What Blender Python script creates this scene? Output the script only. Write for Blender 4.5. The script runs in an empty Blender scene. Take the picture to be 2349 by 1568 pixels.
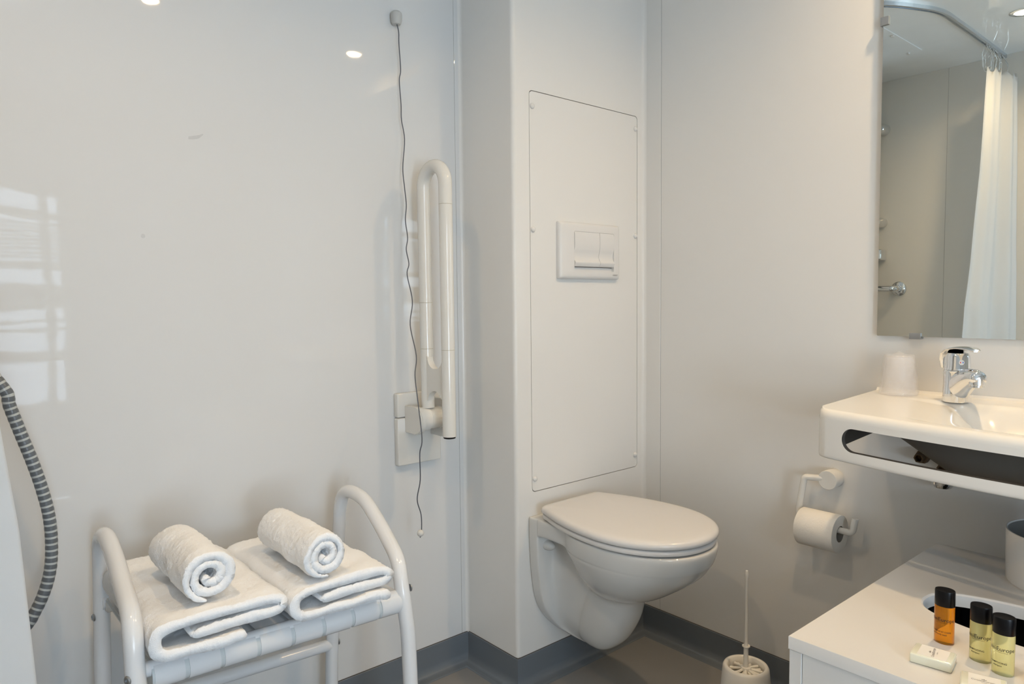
import bpy, bmesh, math, random
from mathutils import Vector, Matrix, noise
PI = math.pi
sc = bpy.context.scene
C = sc.collection
random.seed(4)

# ------------------------------------------------------------------ camera, world, exposure
cam = bpy.data.objects.new('camera', bpy.data.cameras.new('camera'))
C.objects.link(cam); sc.camera = cam
cam.data.sensor_width = 36.0
cam.data.lens = 36.0 * 1624.2 / 2349
cam.data.clip_start = 0.02
YAW, PITCH, ROLL = math.radians(40.6568), math.radians(-3.4057), math.radians(0.5685)
fw = Vector((math.sin(YAW)*math.cos(PITCH), math.cos(YAW)*math.cos(PITCH), math.sin(PITCH)))
r0 = Vector((math.cos(YAW), -math.sin(YAW), 0)); d0 = fw.cross(r0)
rt = r0*math.cos(ROLL) + d0*math.sin(ROLL); dn = -r0*math.sin(ROLL) + d0*math.cos(ROLL)
cam.matrix_world = Matrix(((rt.x, -dn.x, -fw.x, 0), (rt.y, -dn.y, -fw.y, 0), (rt.z, -dn.z, -fw.z, 1.05), (0, 0, 0, 1)))

w = bpy.data.worlds.new('daylight_sky'); sc.world = w; w.use_nodes = True
bg = w.node_tree.nodes['Background']; bg.inputs[0].default_value = (0.62, 0.78, 1.0, 1); bg.inputs[1].default_value = 6.0

sc.view_settings.view_transform = 'Standard'; sc.view_settings.look = 'None'
sc.view_settings.gamma = 1.0; sc.view_settings.use_curve_mapping = False
sc.view_settings.exposure = 0.0

# room numbers
XO, XB, YA, YF, XS, YW, H = -0.44, 1.74, 1.62, 1.40, 1.212, -1.40, 2.15
LAMPS = [(1.57, 0.36, 'recessed ceiling spot right above the washbasin'),
         (0.73, 0.38, 'recessed ceiling spot in the middle of the room'),
         (0.09, 0.84, 'recessed ceiling spot nearest the shower curtain, seen in the mirror')]
LAMP_W = [6.2, 3.2, 3.8]
WIN_W = 48.0

def area(name, loc, rot, size, sy, power, col, shape='RECTANGLE', parent=None, spread=PI):
    l = bpy.data.lights.new(name, 'AREA'); l.shape = shape; l.size = size
    if shape in ('RECTANGLE', 'ELLIPSE'): l.size_y = sy
    l.energy = power; l.color = col; l.spread = spread
    o = bpy.data.objects.new(name, l); C.objects.link(o); o.location = loc; o.rotation_euler = rot
    if parent: o.parent = parent
    return o
# daylight entering by the window behind the camera
WX0, WX1, WZ0, WZ1 = -0.36, 0.72, 0.45, 1.72
area('window_daylight', ((WX0+0.04)/2-0.03, YW-0.16, (WZ0+WZ1)/2), (PI/2, 0, 0), 0.04-WX0+0.06, WZ1-WZ0+0.1, WIN_W, (0.72, 0.87, 1.0))

# ------------------------------------------------------------------ materials
MATS = {}
def mat(name, col, rough=0.4, metal=0.0, spec=0.5, coat=0.0, bump=None, trans=0.0, ior=1.45, alpha=1.0, emit=None, var=None, sss=0.0):
    if name in MATS: return MATS[name]
    m = bpy.data.materials.new(name); m.use_nodes = True; nt = m.node_tree
    b = nt.nodes['Principled BSDF']
    b.inputs['Base Color'].default_value = (*col, 1); b.inputs['Roughness'].default_value = rough
    b.inputs['Metallic'].default_value = metal; b.inputs['Specular IOR Level'].default_value = spec
    b.inputs['Coat Weight'].default_value = coat; b.inputs['Coat Roughness'].default_value = 0.05
    b.inputs['Transmission Weight'].default_value = trans; b.inputs['IOR'].default_value = ior
    b.inputs['Alpha'].default_value = alpha
    b.inputs['Subsurface Weight'].default_value = sss; b.inputs['Subsurface Scale'].default_value = 0.01
    if emit:
        b.inputs['Emission Color'].default_value = (*emit[0], 1); b.inputs['Emission Strength'].default_value = emit[1]
    tc = nt.nodes.new('ShaderNodeTexCoord')
    if var:   # (scale, amount) soft colour mottling of the material itself
        n = nt.nodes.new('ShaderNodeTexNoise'); n.inputs['Scale'].default_value = var[0]; n.inputs['Detail'].default_value = 4
        mx = nt.nodes.new('ShaderNodeMix'); mx.data_type = 'RGBA'
        mx.inputs[6].default_value = (*[c*(1-var[1]) for c in col], 1); mx.inputs[7].default_value = (*[min(1, c*(1+var[1])) for c in col], 1)
        nt.links.new(tc.outputs['Object'], n.inputs['Vector']); nt.links.new(n.outputs['Fac'], mx.inputs[0]); nt.links.new(mx.outputs[2], b.inputs['Base Color'])
    if bump:  # list of (scale, distance, strength)
        prev = None
        for s, d, st in bump:
            n = nt.nodes.new('ShaderNodeTexNoise'); n.inputs['Scale'].default_value = s; n.inputs['Detail'].default_value = 2
            bp = nt.nodes.new('ShaderNodeBump'); bp.inputs['Distance'].default_value = d; bp.inputs['Strength'].default_value = st
            nt.links.new(tc.outputs['Object'], n.inputs['Vector']); nt.links.new(n.outputs['Fac'], bp.inputs['Height'])
            if prev: nt.links.new(prev.outputs['Normal'], bp.inputs['Normal'])
            prev = bp
        nt.links.new(prev.outputs['Normal'], b.inputs['Normal'])
    MATS[name] = m; return m
WALL = mat('gloss_wall_panel', (0.715, 0.720, 0.712), 0.03, spec=0.38, bump=[(2.2, 0.0022, 1.0), (60, 0.00005, 0.5)])
WALLB = mat('satin_wall_panel', (0.755, 0.745, 0.715), 0.20, spec=0.35, bump=[(2.0, 0.002, 1.0), (90, 0.00006, 0.6)])
CEIL = mat('gloss_ceiling', (0.88, 0.91, 0.925), 0.07, spec=0.6, bump=[(3.0, 0.004, 1.0)])
VINYL = mat('grey_vinyl', (0.275, 0.272, 0.262), 0.34, spec=0.45, bump=[(300, 0.0002, 0.5)], var=(7, 0.06))
SKIRT = mat('blue_grey_vinyl', (0.150, 0.172, 0.195), 0.30, spec=0.45, bump=[(300, 0.0002, 0.5)])
PLAST = mat('white_plastic', (0.72, 0.71, 0.69), 0.25)
PLASTG = mat('gloss_white_nylon', (0.74, 0.725, 0.68), 0.12)
POWDER = mat('white_powder_coat', (0.76, 0.775, 0.79), 0.15)
CERAM = mat('white_ceramic', (0.655, 0.655, 0.635), 0.06, spec=0.6)
SEATM = mat('white_toilet_seat_plastic', (0.72, 0.70, 0.675), 0.17)
BASIN = mat('white_mineral_basin', (0.79, 0.775, 0.735), 0.14)
BASIND = mat('dark_grey_brown_basin', (0.085, 0.078, 0.068), 0.7)  # dark grey-brown for the basin underside, side aprons and inner apron faces
LAMIN = mat('white_laminate', (0.70, 0.685, 0.655), 0.33)
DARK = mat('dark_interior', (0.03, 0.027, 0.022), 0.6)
BLACK = mat('black_plastic', (0.004, 0.004, 0.005), 0.30, spec=0.25)
LINE = mat('dark_joint_and_gap_shade', (0.10, 0.09, 0.08), 0.7)
JOINT = mat('grey_joint', (0.36, 0.36, 0.35), 0.6)
CHROME = mat('chrome', (0.80, 0.81, 0.82), 0.06, metal=1.0)
SATIN = mat('satin_metal', (0.42, 0.44, 0.46), 0.38, metal=0.9)
ALU = mat('aluminium_rail', (0.62, 0.66, 0.70), 0.25, metal=0.9)
MIRR = mat('mirror_silver', (0.87, 0.905, 0.875), 0.0, metal=1.0)
GEDGE = mat('glass_edge', (0.10, 0.14, 0.12), 0.1)
TERRY = mat('white_terry', (0.93, 0.945, 0.96), 0.95, spec=0.05, bump=[(900, 0.0006, 1.0), (300, 0.0008, 0.8)])
HEM = mat('white_woven_hem', (0.84, 0.86, 0.88), 0.8, spec=0.1, bump=[(500, 0.0008, 0.8)])
PAPER = mat('tissue_paper', (0.86, 0.83, 0.77), 0.9, spec=0.1, bump=[(60, 0.0015, 0.6), (300, 0.0005, 0.6)])
CARD = mat('grey_cardboard', (0.30, 0.28, 0.25), 0.9)
CORD = mat('dark_grey_cord', (0.10, 0.108, 0.125), 0.6)
HOSEG = mat('grey_hose', (0.13, 0.145, 0.16), 0.28)
HOSEL = mat('pale_hose_band', (0.50, 0.53, 0.52), 0.25)
CURT = mat('white_curtain', (0.84, 0.84, 0.83), 0.55, spec=0.3, trans=0.0, bump=[(9, 0.004, 0.7)])
BRASS = mat('tarnished_brass', (0.075, 0.045, 0.02), 0.45, metal=0.6)
CUPM = mat('clear_wrap_plastic', (0.93, 0.91, 0.90), 0.15, alpha=0.26)
CAPG = mat('grey_cap', (0.30, 0.31, 0.32), 0.35, metal=0.6)
PRINT = mat('black_print', (0.02, 0.02, 0.02), 0.5)
PRINTG = mat('grey_print', (0.22, 0.21, 0.20), 0.5)
RED = mat('red_dot', (0.7, 0.02, 0.02), 0.4)
BLUE = mat('blue_dot', (0.03, 0.12, 0.6), 0.4)
ORANGE = mat('orange_gel', (1.0, 0.40, 0.02), 0.04, trans=0.70, ior=1.33)
YELLOW = mat('yellow_gel', (1.0, 0.93, 0.45), 0.04, trans=0.60, ior=1.33)
SOAPW = mat('clear_soap_wrap', (0.80, 0.80, 0.66), 0.10, coat=0.6)
SOAPL = mat('soap_label', (0.86, 0.84, 0.79), 0.22)
LENS = mat('warm_lamp_lens', (1, 0.9, 0.75), 0.4, emit=((1.0, 0.80, 0.52), 60.0))
FRAME = mat('window_frame_white', (0.72, 0.72, 0.72), 0.4)
BLIND = mat('pale_blind', (0.70, 0.68, 0.58), 0.7)
# translucent curtain
def _curt():
    nt = CURT.node_tree; b = nt.nodes['Principled BSDF']; out = [n for n in nt.nodes if n.type == 'OUTPUT_MATERIAL'][0]
    t = nt.nodes.new('ShaderNodeBsdfTranslucent'); t.inputs[0].default_value = (0.85, 0.87, 0.88, 1)
    m = nt.nodes.new('ShaderNodeMixShader'); m.inputs[0].default_value = 0.45
    nt.links.new(b.outputs[0], m.inputs[1]); nt.links.new(t.outputs[0], m.inputs[2]); nt.links.new(m.outputs[0], out.inputs[0])
_curt()

# ------------------------------------------------------------------ mesh helpers
def finish(name, bm, m, parent=None, smooth=True, loc=None, ang=40):
    bmesh.ops.recalc_face_normals(bm, faces=bm.faces)
    me = bpy.data.meshes.new(name); bm.to_mesh(me); bm.free()
    ms = m if isinstance(m, (list, tuple)) else [m]
    for x in ms: me.materials.append(x)
    if smooth:
        me.polygons.foreach_set('use_smooth', [True]*len(me.polygons))
        try: me.set_sharp_from_angle(angle=math.radians(ang))
        except Exception: pass
    o = bpy.data.objects.new(name, me); C.objects.link(o)
    if parent: o.parent = parent
    if loc: o.location = loc
    return o
def root(name, label, cat, loc=(0, 0, 0), group=None, rz=0):
    o = bpy.data.objects.new(name, None); C.objects.link(o); o.empty_display_size = 0.05
    o.location = loc; o.rotation_euler = (0, 0, rz); o['label'] = label; o['category'] = cat
    if group: o['group'] = group
    bpy.context.view_layer.update()
    return o
def unparent_loc(o, r):
    """children are modelled in world numbers: shift them so that the thing's Empty can sit at its base"""
    o.matrix_parent_inverse = Matrix.Translation(-Vector(r.location))
    return o
def tag(o, label, cat, group=None):
    o['label'] = label; o['category'] = cat
    if group: o['group'] = group
    return o
def struct(o): o['kind'] = 'structure'; return o

def a_box(bm, x0, y0, z0, x1, y1, z1, bev=0.0, seg=2, mi=0):
    r = bmesh.ops.create_cube(bm, size=1.0); vs = r['verts']
    for v in vs:
        v.co = Vector(((x0+x1)/2 + v.co.x*(x1-x0), (y0+y1)/2 + v.co.y*(y1-y0), (z0+z1)/2 + v.co.z*(z1-z0)))
    fs = list({f for v in vs for f in v.link_faces})
    if bev > 0:
        es = list({e for v in vs for e in v.link_edges})
        rr = bmesh.ops.bevel(bm, geom=es, offset=bev, segments=seg, affect='EDGES', profile=0.5)
        fs = list(set(rr['faces']) | {f for f in fs if f.is_valid})
    for f in fs:
        if f.is_valid: f.material_index = mi
def frame_of(d):
    d = d.normalized(); u = Vector((0, 0, 1)) if abs(d.z) < 0.95 else Vector((1, 0, 0))
    a = u.cross(d).normalized(); return a, d.cross(a)
def a_tube(bm, pts, r, n=16, caps=True, mi=0, mifn=None):
    pts = [Vector(p) for p in pts]; rs = r if isinstance(r, (list, tuple)) else [r]*len(pts)
    a = None; rings = []
    for i, p in enumerate(pts):
        d = (pts[min(i+1, len(pts)-1)] - pts[max(i-1, 0)]).normalized()
        if a is None: a, b = frame_of(d)
        else:
            a = (a - d*a.dot(d)).normalized()
        b = d.cross(a)
        rings.append([bm.verts.new(p + (a*math.cos(2*PI*k/n) + b*math.sin(2*PI*k/n))*rs[i]) for k in range(n)])
    for i in range(len(rings)-1):
        for k in range(n):
            f = bm.faces.new((rings[i][k], rings[i][(k+1) % n], rings[i+1][(k+1) % n], rings[i+1][k])); f.material_index = mifn(i) if mifn else mi
    if caps:
        f = bm.faces.new(rings[0][::-1]); f.material_index = mi; f = bm.faces.new(rings[-1]); f.material_index = mi
    return rings
def a_lathe(bm, prof, n=40, c=(0, 0, 0), axis='Z', sx=1, sy=1, mi=0, cap0=True, cap1=True, mif=None):
    """prof: list of (radius, height)"""
    c = Vector(c); rings = []
    for r, h in prof:
        ring = []
        for k in range(n):
            t = 2*PI*k/n; x, y = r*sx*math.cos(t), r*sy*math.sin(t)
            v = Vector((x, y, h)) if axis == 'Z' else (Vector((h, x, y)) if axis == 'X' else Vector((x, h, y)))
            ring.append(bm.verts.new(c+v))
        rings.append(ring)
    for i in range(len(rings)-1):
        for k in range(n):
            f = bm.faces.new((rings[i][k], rings[i][(k+1) % n], rings[i+1][(k+1) % n], rings[i+1][k])); f.material_index = mif(i) if mif else mi
    if cap0: f = bm.faces.new(rings[0]); f.material_index = mi
    if cap1: f = bm.faces.new(rings[-1]); f.material_index = mi
    return rings
def fillet(pts, rad, n=8):
    """round the corners of a polyline; rad may be per-point"""
    pts = [Vector(p) for p in pts]; out = [pts[0]]
    for i in range(1, len(pts)-1):
        r = rad[i-1] if isinstance(rad, (list, tuple)) else rad
        p, q, s = pts[i-1], pts[i], pts[i+1]
        u = (p-q).normalized(); v = (s-q).normalized(); ang = u.angle(v)
        if r <= 0 or ang > PI-0.02: out.append(q); continue
        t = min(r/math.tan(ang/2), (p-q).length*0.49, (s-q).length*0.49); r2 = t*math.tan(ang/2)
        cdir = (u+v).normalized(); cc = q + cdir*(r2/math.sin(ang/2))
        a = q+u*t-cc; b = q+v*t-cc; tot = a.angle(b); ax = a.cross(b).normalized()
        for k in range(n+1): out.append(cc + Matrix.Rotation(tot*k/n, 3, ax) @ a)
    out.append(pts[-1]); return out
def catmull(pts, m=6):
    pts = [Vector(p) for p in pts]; out = []
    P = [pts[0]*2-pts[1]] + pts + [pts[-1]*2-pts[-2]]
    for i in range(1, len(P)-2):
        for k in range(m):
            t = k/m
            out.append(0.5*((2*P[i]) + (P[i+1]-P[i-1])*t + (2*P[i-1]-5*P[i]+4*P[i+1]-P[i+2])*t*t + (3*P[i]-P[i-1]-3*P[i+1]+P[i+2])*t**3))
    out.append(pts[-1]); return out
def a_prism(bm, loop, ax, c0, c1, mi=0):
    """loop of 2-D points extruded along an axis; ax X: (y,z)  Y: (x,z)  Z: (x,y)"""
    def mk(p, c): return Vector((c, p[0], p[1])) if ax == 'X' else (Vector((p[0], c, p[1])) if ax == 'Y' else Vector((p[0], p[1], c)))
    A = [bm.verts.new(mk(p, c0)) for p in loop]; B = [bm.verts.new(mk(p, c1)) for p in loop]; n = len(loop)
    for i in range(n):
        f = bm.faces.new((A[i], A[(i+1) % n], B[(i+1) % n], B[i])); f.material_index = mi
    f = bm.faces.new(A[::-1]); f.material_index = mi; f = bm.faces.new(B); f.material_index = mi
def rrect(x0, z0, x1, z1, r, n=6):
    out = []
    for cx, cz, a0 in ((x1-r, z1-r, 0), (x0+r, z1-r, PI/2), (x0+r, z0+r, PI), (x1-r, z0+r, 1.5*PI)):
        for k in range(n+1):
            t = a0 + PI/2*k/n; out.append((cx+r*math.cos(t), cz+r*math.sin(t)))
    return out
def apply_mods(o):
    dg = bpy.context.evaluated_depsgraph_get(); me = bpy.data.meshes.new_from_object(o.evaluated_get(dg))
    o.modifiers.clear(); o.data = me; return o
def text_mesh(name, body, size, m, parent=None, fn=None, loc=None, basis=None, align='CENTER', extr=0.0, bold=0.0, seg=0):
    cu = bpy.data.curves.new(name, 'FONT'); cu.body = body; cu.size = size; cu.align_x = align; cu.align_y = 'CENTER'; cu.extrude = extr; cu.offset = bold; cu.resolution_u = 3
    t = bpy.data.objects.new(name+'_src', cu); C.objects.link(t)
    dg = bpy.context.evaluated_depsgraph_get(); me = bpy.data.meshes.new_from_object(t.evaluated_get(dg)); bpy.data.objects.remove(t)
    me.materials.clear(); me.materials.append(m)
    if fn:
        if seg:
            bm = bmesh.new(); bm.from_mesh(me); bmesh.ops.triangulate(bm, faces=bm.faces); bmesh.ops.subdivide_edges(bm, edges=[e for e in bm.edges if e.calc_length() > seg], cuts=2); bm.to_mesh(me); bm.free()
        for v in me.vertices: v.co = fn(v.co)
    o = bpy.data.objects.new(name, me); C.objects.link(o)
    if basis is not None: o.matrix_world = basis
    if parent: o.parent = parent
    return o
def child(o, r): return unparent_loc(o, r)

# ------------------------------------------------------------------ the setting
def wall_slab(name, x0, y0, z0, x1, y1, z1, m=WALL):
    bm = bmesh.new(); a_box(bm, x0, y0, z0, x1, y1, z1); return struct(finish(name, bm, m, smooth=False))
wall_slab('floor', XO-0.1, YW-0.1, -0.1, XB+0.1, YA+0.1, 0.0, VINYL)
# ceiling with round holes is not needed: spots sit 3 mm proud
wall_slab('ceiling', XO-0.1, YW-0.1, H, XB+0.1, YA+0.1, H+0.1, CEIL)
# left wall: two panels meeting at a joint 22 mm before the corner, coved into the box side
def panel_wall(name, segs, m):
    bm = bmesh.new()
    for s in segs: a_box(bm, *s, bev=0.0008, seg=1)
    return struct(finish(name, bm, m, smooth=False))
JX = 1.190
panel_wall('wall_left', [(XO-0.1, YA, 0, JX-0.0006, YA+0.1, H), (JX+0.0006, YA, 0, XS+0.05, YA+0.1, H)], WALL)
JY = 1.334
panel_wall('wall_right', [(XB, JY+0.0007, 0, XB+0.1, YA+0.1, H), (XB, YW-0.1, 0, XB+0.1, JY-0.0007, H)], WALLB)
panel_wall('wall_opposite', [(XO-0.1, 1.2681, 0, XO, YA, H), (XO-0.1, YW-0.1, 0, XO, 1.2669, H)], WALLB)
# joint backing strips (dark line of the panel joints)
bm = bmesh.new(); a_box(bm, JX-0.002, YA+0.0009, 0.085, JX+0.002, YA+0.01, H); struct(finish('trim_1', bm, JOINT, smooth=False))
bm = bmesh.new(); a_box(bm, XB+0.0009, JY-0.002, 0.085, XB+0.01, JY+0.002, H); struct(finish('trim_2', bm, JOINT, smooth=False))
bm = bmesh.new(); a_box(bm, XO-0.01, 1.265, 0.085, XO-0.0009, 1.270, H); struct(finish('trim_3', bm, JOINT, smooth=False))
# wall behind the camera with the window opening
bm = bmesh.new()
a_box(bm, XO-0.1, YW-0.1, 0, WX0, YW, H); a_box(bm, WX1, YW-0.1, 0, XB+0.1, YW, H)
a_box(bm, WX0, YW-0.1, 0, WX1, YW, WZ0); a_box(bm, WX0, YW-0.1, WZ1, WX1, YW, H)
struct(finish('wall_back', bm, WALLB, smooth=False))
bm = bmesh.new()
for s in ((WX0, WX0+0.05, WZ0, WZ1), (WX1-0.03, WX1, WZ0, WZ1), (WX0, WX1, WZ0, WZ0+0.05), (WX0, WX1, WZ1-0.05, WZ1), (0.60, 0.645, WZ0, WZ1), (WX0, WX1, 0.74, 0.80)):
    a_box(bm, s[0], YW-0.09, s[2], s[1], YW-0.04, s[3], bev=0.004)
win = struct(finish('window_1', bm, FRAME, smooth=False))
bm = bmesh.new()
a_box(bm, WX0+0.05, YW-0.115, 1.535, 0.70, YW-0.100, 1.585)
for k in range(9):
    z = 1.505 - 0.024*k; a_box(bm, WX0+0.05, YW-0.115, z-0.007, 0.70, YW-0.100, z+0.007)
for z0, z1 in ((1.245, 1.29), (1.02, 1.165), (0.95, 0.965), (0.90, 0.92)): a_box(bm, WX0+0.05, YW-0.115, z0, 0.70, YW-0.100, z1)
o = finish('blind', bm, BLIND, parent=win, smooth=False)

# two faint scuffs on the glossy wall
SMUDGE = mat('grey_scuff', (0.30, 0.30, 0.30), 0.5, alpha=0.13)
for lab, pts, wd in (('faint grey comma-shaped scuff high on the glossy left wall', [(0.4817, 1.4035), (0.4925, 1.4055), (0.5030, 1.4085), (0.5126, 1.4153)], [0.0028, 0.0040, 0.0036, 0.0016]),
                     ('faint round grey spot on the glossy left wall, below the scuff', [(0.3812, 1.1897), (0.3832, 1.1897), (0.3870, 1.1897), (0.3890, 1.1897)], [0.0018, 0.0042, 0.0042, 0.0018])):
    bm = bmesh.new(); top_ = [(x, z+w_) for (x, z), w_ in zip(pts, wd)]; bot_ = [(x, z-w_) for (x, z), w_ in zip(pts, wd)][::-1]
    a_prism(bm, top_+bot_, 'Y', YA-0.0003, YA+0.0002); tag(finish('wall_scuff', bm, SMUDGE, smooth=False), lab, 'scuff mark', 'scuffs on the left wall')

# the boxed-in cistern: rounded vertical edge, recess for the access panel
PX0, PX1, PZ0, PZ1 = 1.2705, 1.7090, 0.531, 1.597
bm = bmesh.new()
R1 = 0.011
prof = [(XS, YA-0.010)]
prof = [(XS-0.009, YA), (XS-0.004, YA-0.0015), (XS-0.0012, YA-0.0045), (XS, YA-0.010)]
for k in range(7):
    t = PI + PI/2*k/6; prof.append((XS+R1+R1*math.cos(t), YF+R1+R1*math.sin(t)))
lo = [bm.verts.new((x, y, 0.0842)) for x, y in prof]; hi = [bm.verts.new((x, y, H)) for x, y in prof]
for i in range(len(prof)-1): bm.faces.new((lo[i], lo[i+1], hi[i+1], hi[i]))
# front face with rounded-rectangle hole
outer = [(prof[-1][0], 0.0), (XB-0.012, 0.0), (XB-0.012, H), (prof[-1][0], H)]
G = 0.0019
hole = rrect(PX0-G, PZ0-G, PX1+G, PZ1+G, 0.012, 6)   # starts at top right going counter-clockwise
hv = [bm.verts.new((x, YF, z)) for x, z in hole]
bR = bm.verts.new((outer[1][0], YF, 0.0842)); tR = bm.verts.new((outer[2][0], YF, H)); bL = lo[-1]; tL = hi[-1]
n7 = 7
tr, tl, bl, br = hv[0:7], hv[7:14], hv[14:21], hv[21:28]
bm.faces.new([tR] + [tL] + [tl[3-0]] + tl[2::-1] + tr[6:2:-1]) if False else None
bm.faces.new([tR, tL, tl[3], tl[2], tl[1], tl[0], tr[6], tr[5], tr[4], tr[3]])
bm.faces.new([tL, bL, bl[3], bl[2], bl[1], bl[0], tl[6], tl[5], tl[4], tl[3]])
bm.faces.new([bL, bR, br[3], br[2], br[1], br[0], bl[6], bl[5], bl[4], bl[3]])
bm.faces.new([bR, tR, tr[3], tr[2], tr[1], tr[0], br[6], br[5], br[4], br[3]])
hb = [bm.verts.new((x, YF+0.012, z)) for x, z in hole]
for i in range(28): bm.faces.new((hv[i], hv[(i+1) % 28], hb[(i+1) % 28], hb[i]))
f = bm.faces.new(hb); f.material_index = 1  # recess back coloured dark, painting the shadow in the gap around the panel
# small cove into the right wall
q = [(XB-0.012, YF), (XB-0.0055, YF-0.0015), (XB-0.0015, YF-0.0055), (XB, YF-0.012)]
ql = [bR] + [bm.verts.new((x, y, 0.0842)) for x, y in q[1:]]; qh = [tR] + [bm.verts.new((x, y, H)) for x, y in q[1:]]
for i in range(3): bm.faces.new((ql[i], ql[i+1], qh[i+1], qh[i]))
struct(finish('wall_boxing', bm, [WALLB, LINE], ang=50))

# coved skirting, swept along the wall run, and the small cove onto the floor
path = [(XO, YW), (XO, YA), (XS, YA), (XS, YF), (XB, YF), (XB, YW)]
def cove(name, path, closed=False):
    bm = bmesh.new(); secs = [(0.0, 0.0845), (0.0018, 0.085), (0.003, 0.0835), (0.003, 0.028)]
    for k in range(1, 7):
        t = PI/2*k/6; secs.append((0.003+0.025*(1-math.cos(t)), 0.028-0.025*math.sin(t)))
    secs.append((0.028+0.002, 0.0012)); secs.append((0.034, 0.0))
    # dense corner: cut the path corners slightly
    P = []
    for i, p in enumerate(path):
        p = Vector(p)
        if 0 < i < len(path)-1:
            u = (Vector(path[i-1])-p).normalized(); v = (Vector(path[i+1])-p).normalized()
            P += [p+u*0.008, p+u*0.0028+v*0.0028*0.35+Vector((0, 0)), p+v*0.0028+u*0.0028*0.35, p+v*0.008] if False else [p]
        else: P.append(p)
    rings = []
    for i, p in enumerate(P):
        nrm = []
        if i > 0: d = (P[i]-P[i-1]).normalized(); nrm.append(Vector((d.y, -d.x)))
        if i < len(P)-1: d = (P[i+1]-P[i]).normalized(); nrm.append(Vector((d.y, -d.x)))
        m = nrm[0] if len(nrm) == 1 else (nrm[0]+nrm[1])/(1+nrm[0].dot(nrm[1]))
        rings.append([bm.verts.new((p.x+m.x*o, p.y+m.y*o, z)) for o, z in secs])
    for i in range(len(rings)-1):
        for k in range(len(secs)-1): bm.faces.new((rings[i][k], rings[i][k+1], rings[i+1][k+1], rings[i+1][k]))
    return struct(finish(name, bm, SKIRT, ang=35))
cove('baseboard_left', [(XO, YW), (XO, YA), (XS, YA), (XS, YF), (XB, YF), (XB, YW)])
# dark hairline where wall meets skirting
bm = bmesh.new()
a_box(bm, XO, YA-0.0016, 0.0846, XS, YA+0.001, 0.0866); a_box(bm, XS-0.0016, YF, 0.0846, XS+0.001, YA, 0.0866)
a_box(bm, XS, YF-0.0016, 0.0846, XB, YF+0.001, 0.0866); a_box(bm, XB-0.0016, YW, 0.0846, XB+0.001, YF, 0.0866)
struct(finish('trim_4', bm, LINE, smooth=False))

# ceiling spots
for i, (x, y, lab) in enumerate(LAMPS):
    r = root('ceiling_spot', lab, 'ceiling light', (x, y, H), group='recessed ceiling spots')
    bm = bmesh.new(); a_lathe(bm, [(0.046, 0), (0.046, -0.002), (0.043, -0.0035), (0.031, -0.003), (0.030, 0.0)], cap0=False, cap1=False); finish('trim_ring', bm, CHROME, r)
    bm = bmesh.new(); a_lathe(bm, [(0.0298, -0.0004), (0.027, -0.0016), (0.0005, -0.0024)]); finish('lens', bm, LENS, r)
    area('spot_light', (0, 0, -0.004), (0, 0, 0), 0.052, 0, LAMP_W[i], (1.0, 0.70, 0.38), 'DISK', r, spread=math.radians(150))

# ceiling hatch in the shower (seen in the mirror)
r = root('ceiling_hatch', 'white square inspection hatch in the ceiling above the shower, seen in the mirror', 'hatch', (0.2, 1.40, H))
bm = bmesh.new(); a_box(bm, -0.262, -0.147, -0.004, 0.262, 0.147, -0.0002, bev=0.0015); finish('panel', bm, CEIL, r, smooth=False)
for x, y in ((0.037, -0.135), (-0.25, -0.092), (0.25, -0.092), (-0.25, 0.1)):
    bm = bmesh.new(); a_lathe(bm, [(0.009, -0.004), (0.009, -0.007), (0.006, -0.011), (0.0005, -0.012)], n=16, c=(x, y, 0)); finish('knob', bm, PLAST, r)

# ------------------------------------------------------------------ access panel + flush plate
r = root('access_panel', 'tall cream access panel with rounded corners above the toilet, held by six round caps', 'panel', (1.49, YF, PZ0))
bm = bmesh.new(); lp = rrect(PX0, PZ0, PX1, PZ1, 0.011, 6); a_prism(bm, lp, 'Y', YF+0.0003, YF+0.011)
child(finish('board', bm, WALLB, r, smooth=False), r)
for x, z in ((1.2795, 1.558), (1.7005, 1.5605), (1.2795, 1.236), (1.7005, 1.240), (1.2795, 0.565), (1.7005, 0.568)):
    bm = bmesh.new(); a_lathe(bm, [(0.0075, 0.0), (0.0075, -0.0015), (0.006, -0.004), (0.003, -0.0055), (0.0004, -0.006)], n=20, c=(x, YF, z), axis='Y')
    child(finish('screw_cap', bm, PLAST, r), r)

FX0, FX1, FZ0, FZ1 = 1.366, 1.614, 1.1065, 1.264
r = root('flush_plate', 'white dual flush plate with two wavy buttons set in the access panel', 'flush plate', ((FX0+FX1)/2, YF, FZ0))
bm = bmesh.new()
lays = [(0.0, 0.0, 0.004), (0.0, -0.006, 0.004), (0.001, -0.010, 0.005), (0.004, -0.0135, 0.006), (0.009, -0.0155, 0.008)]
rings = []
for ins, y, rad in lays: rings.append([bm.verts.new((x, YF+y, z)) for x, z in rrect(FX0+ins, FZ0+ins, FX1-ins, FZ1-ins, rad, 4)])
BX0, BX1, BZ0, BZ1 = 1.4205, 1.5855, 1.128, 1.2385
for y in (-0.0155, -0.006): rings.append([bm.verts.new((x, YF+y, z)) for x, z in rrect(BX0, BZ0, BX1, BZ1, 0.003, 4)])
for i in range(len(rings)-1):
    nn = len(rings[0])
    for k in range(nn): bm.faces.new((rings[i][k], rings[i][(k+1) % nn], rings[i+1][(k+1) % nn], rings[i+1][k]))
bm.faces.new(rings[-1])
child(finish('surround', bm, PLAST, r, ang=30), r)
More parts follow.
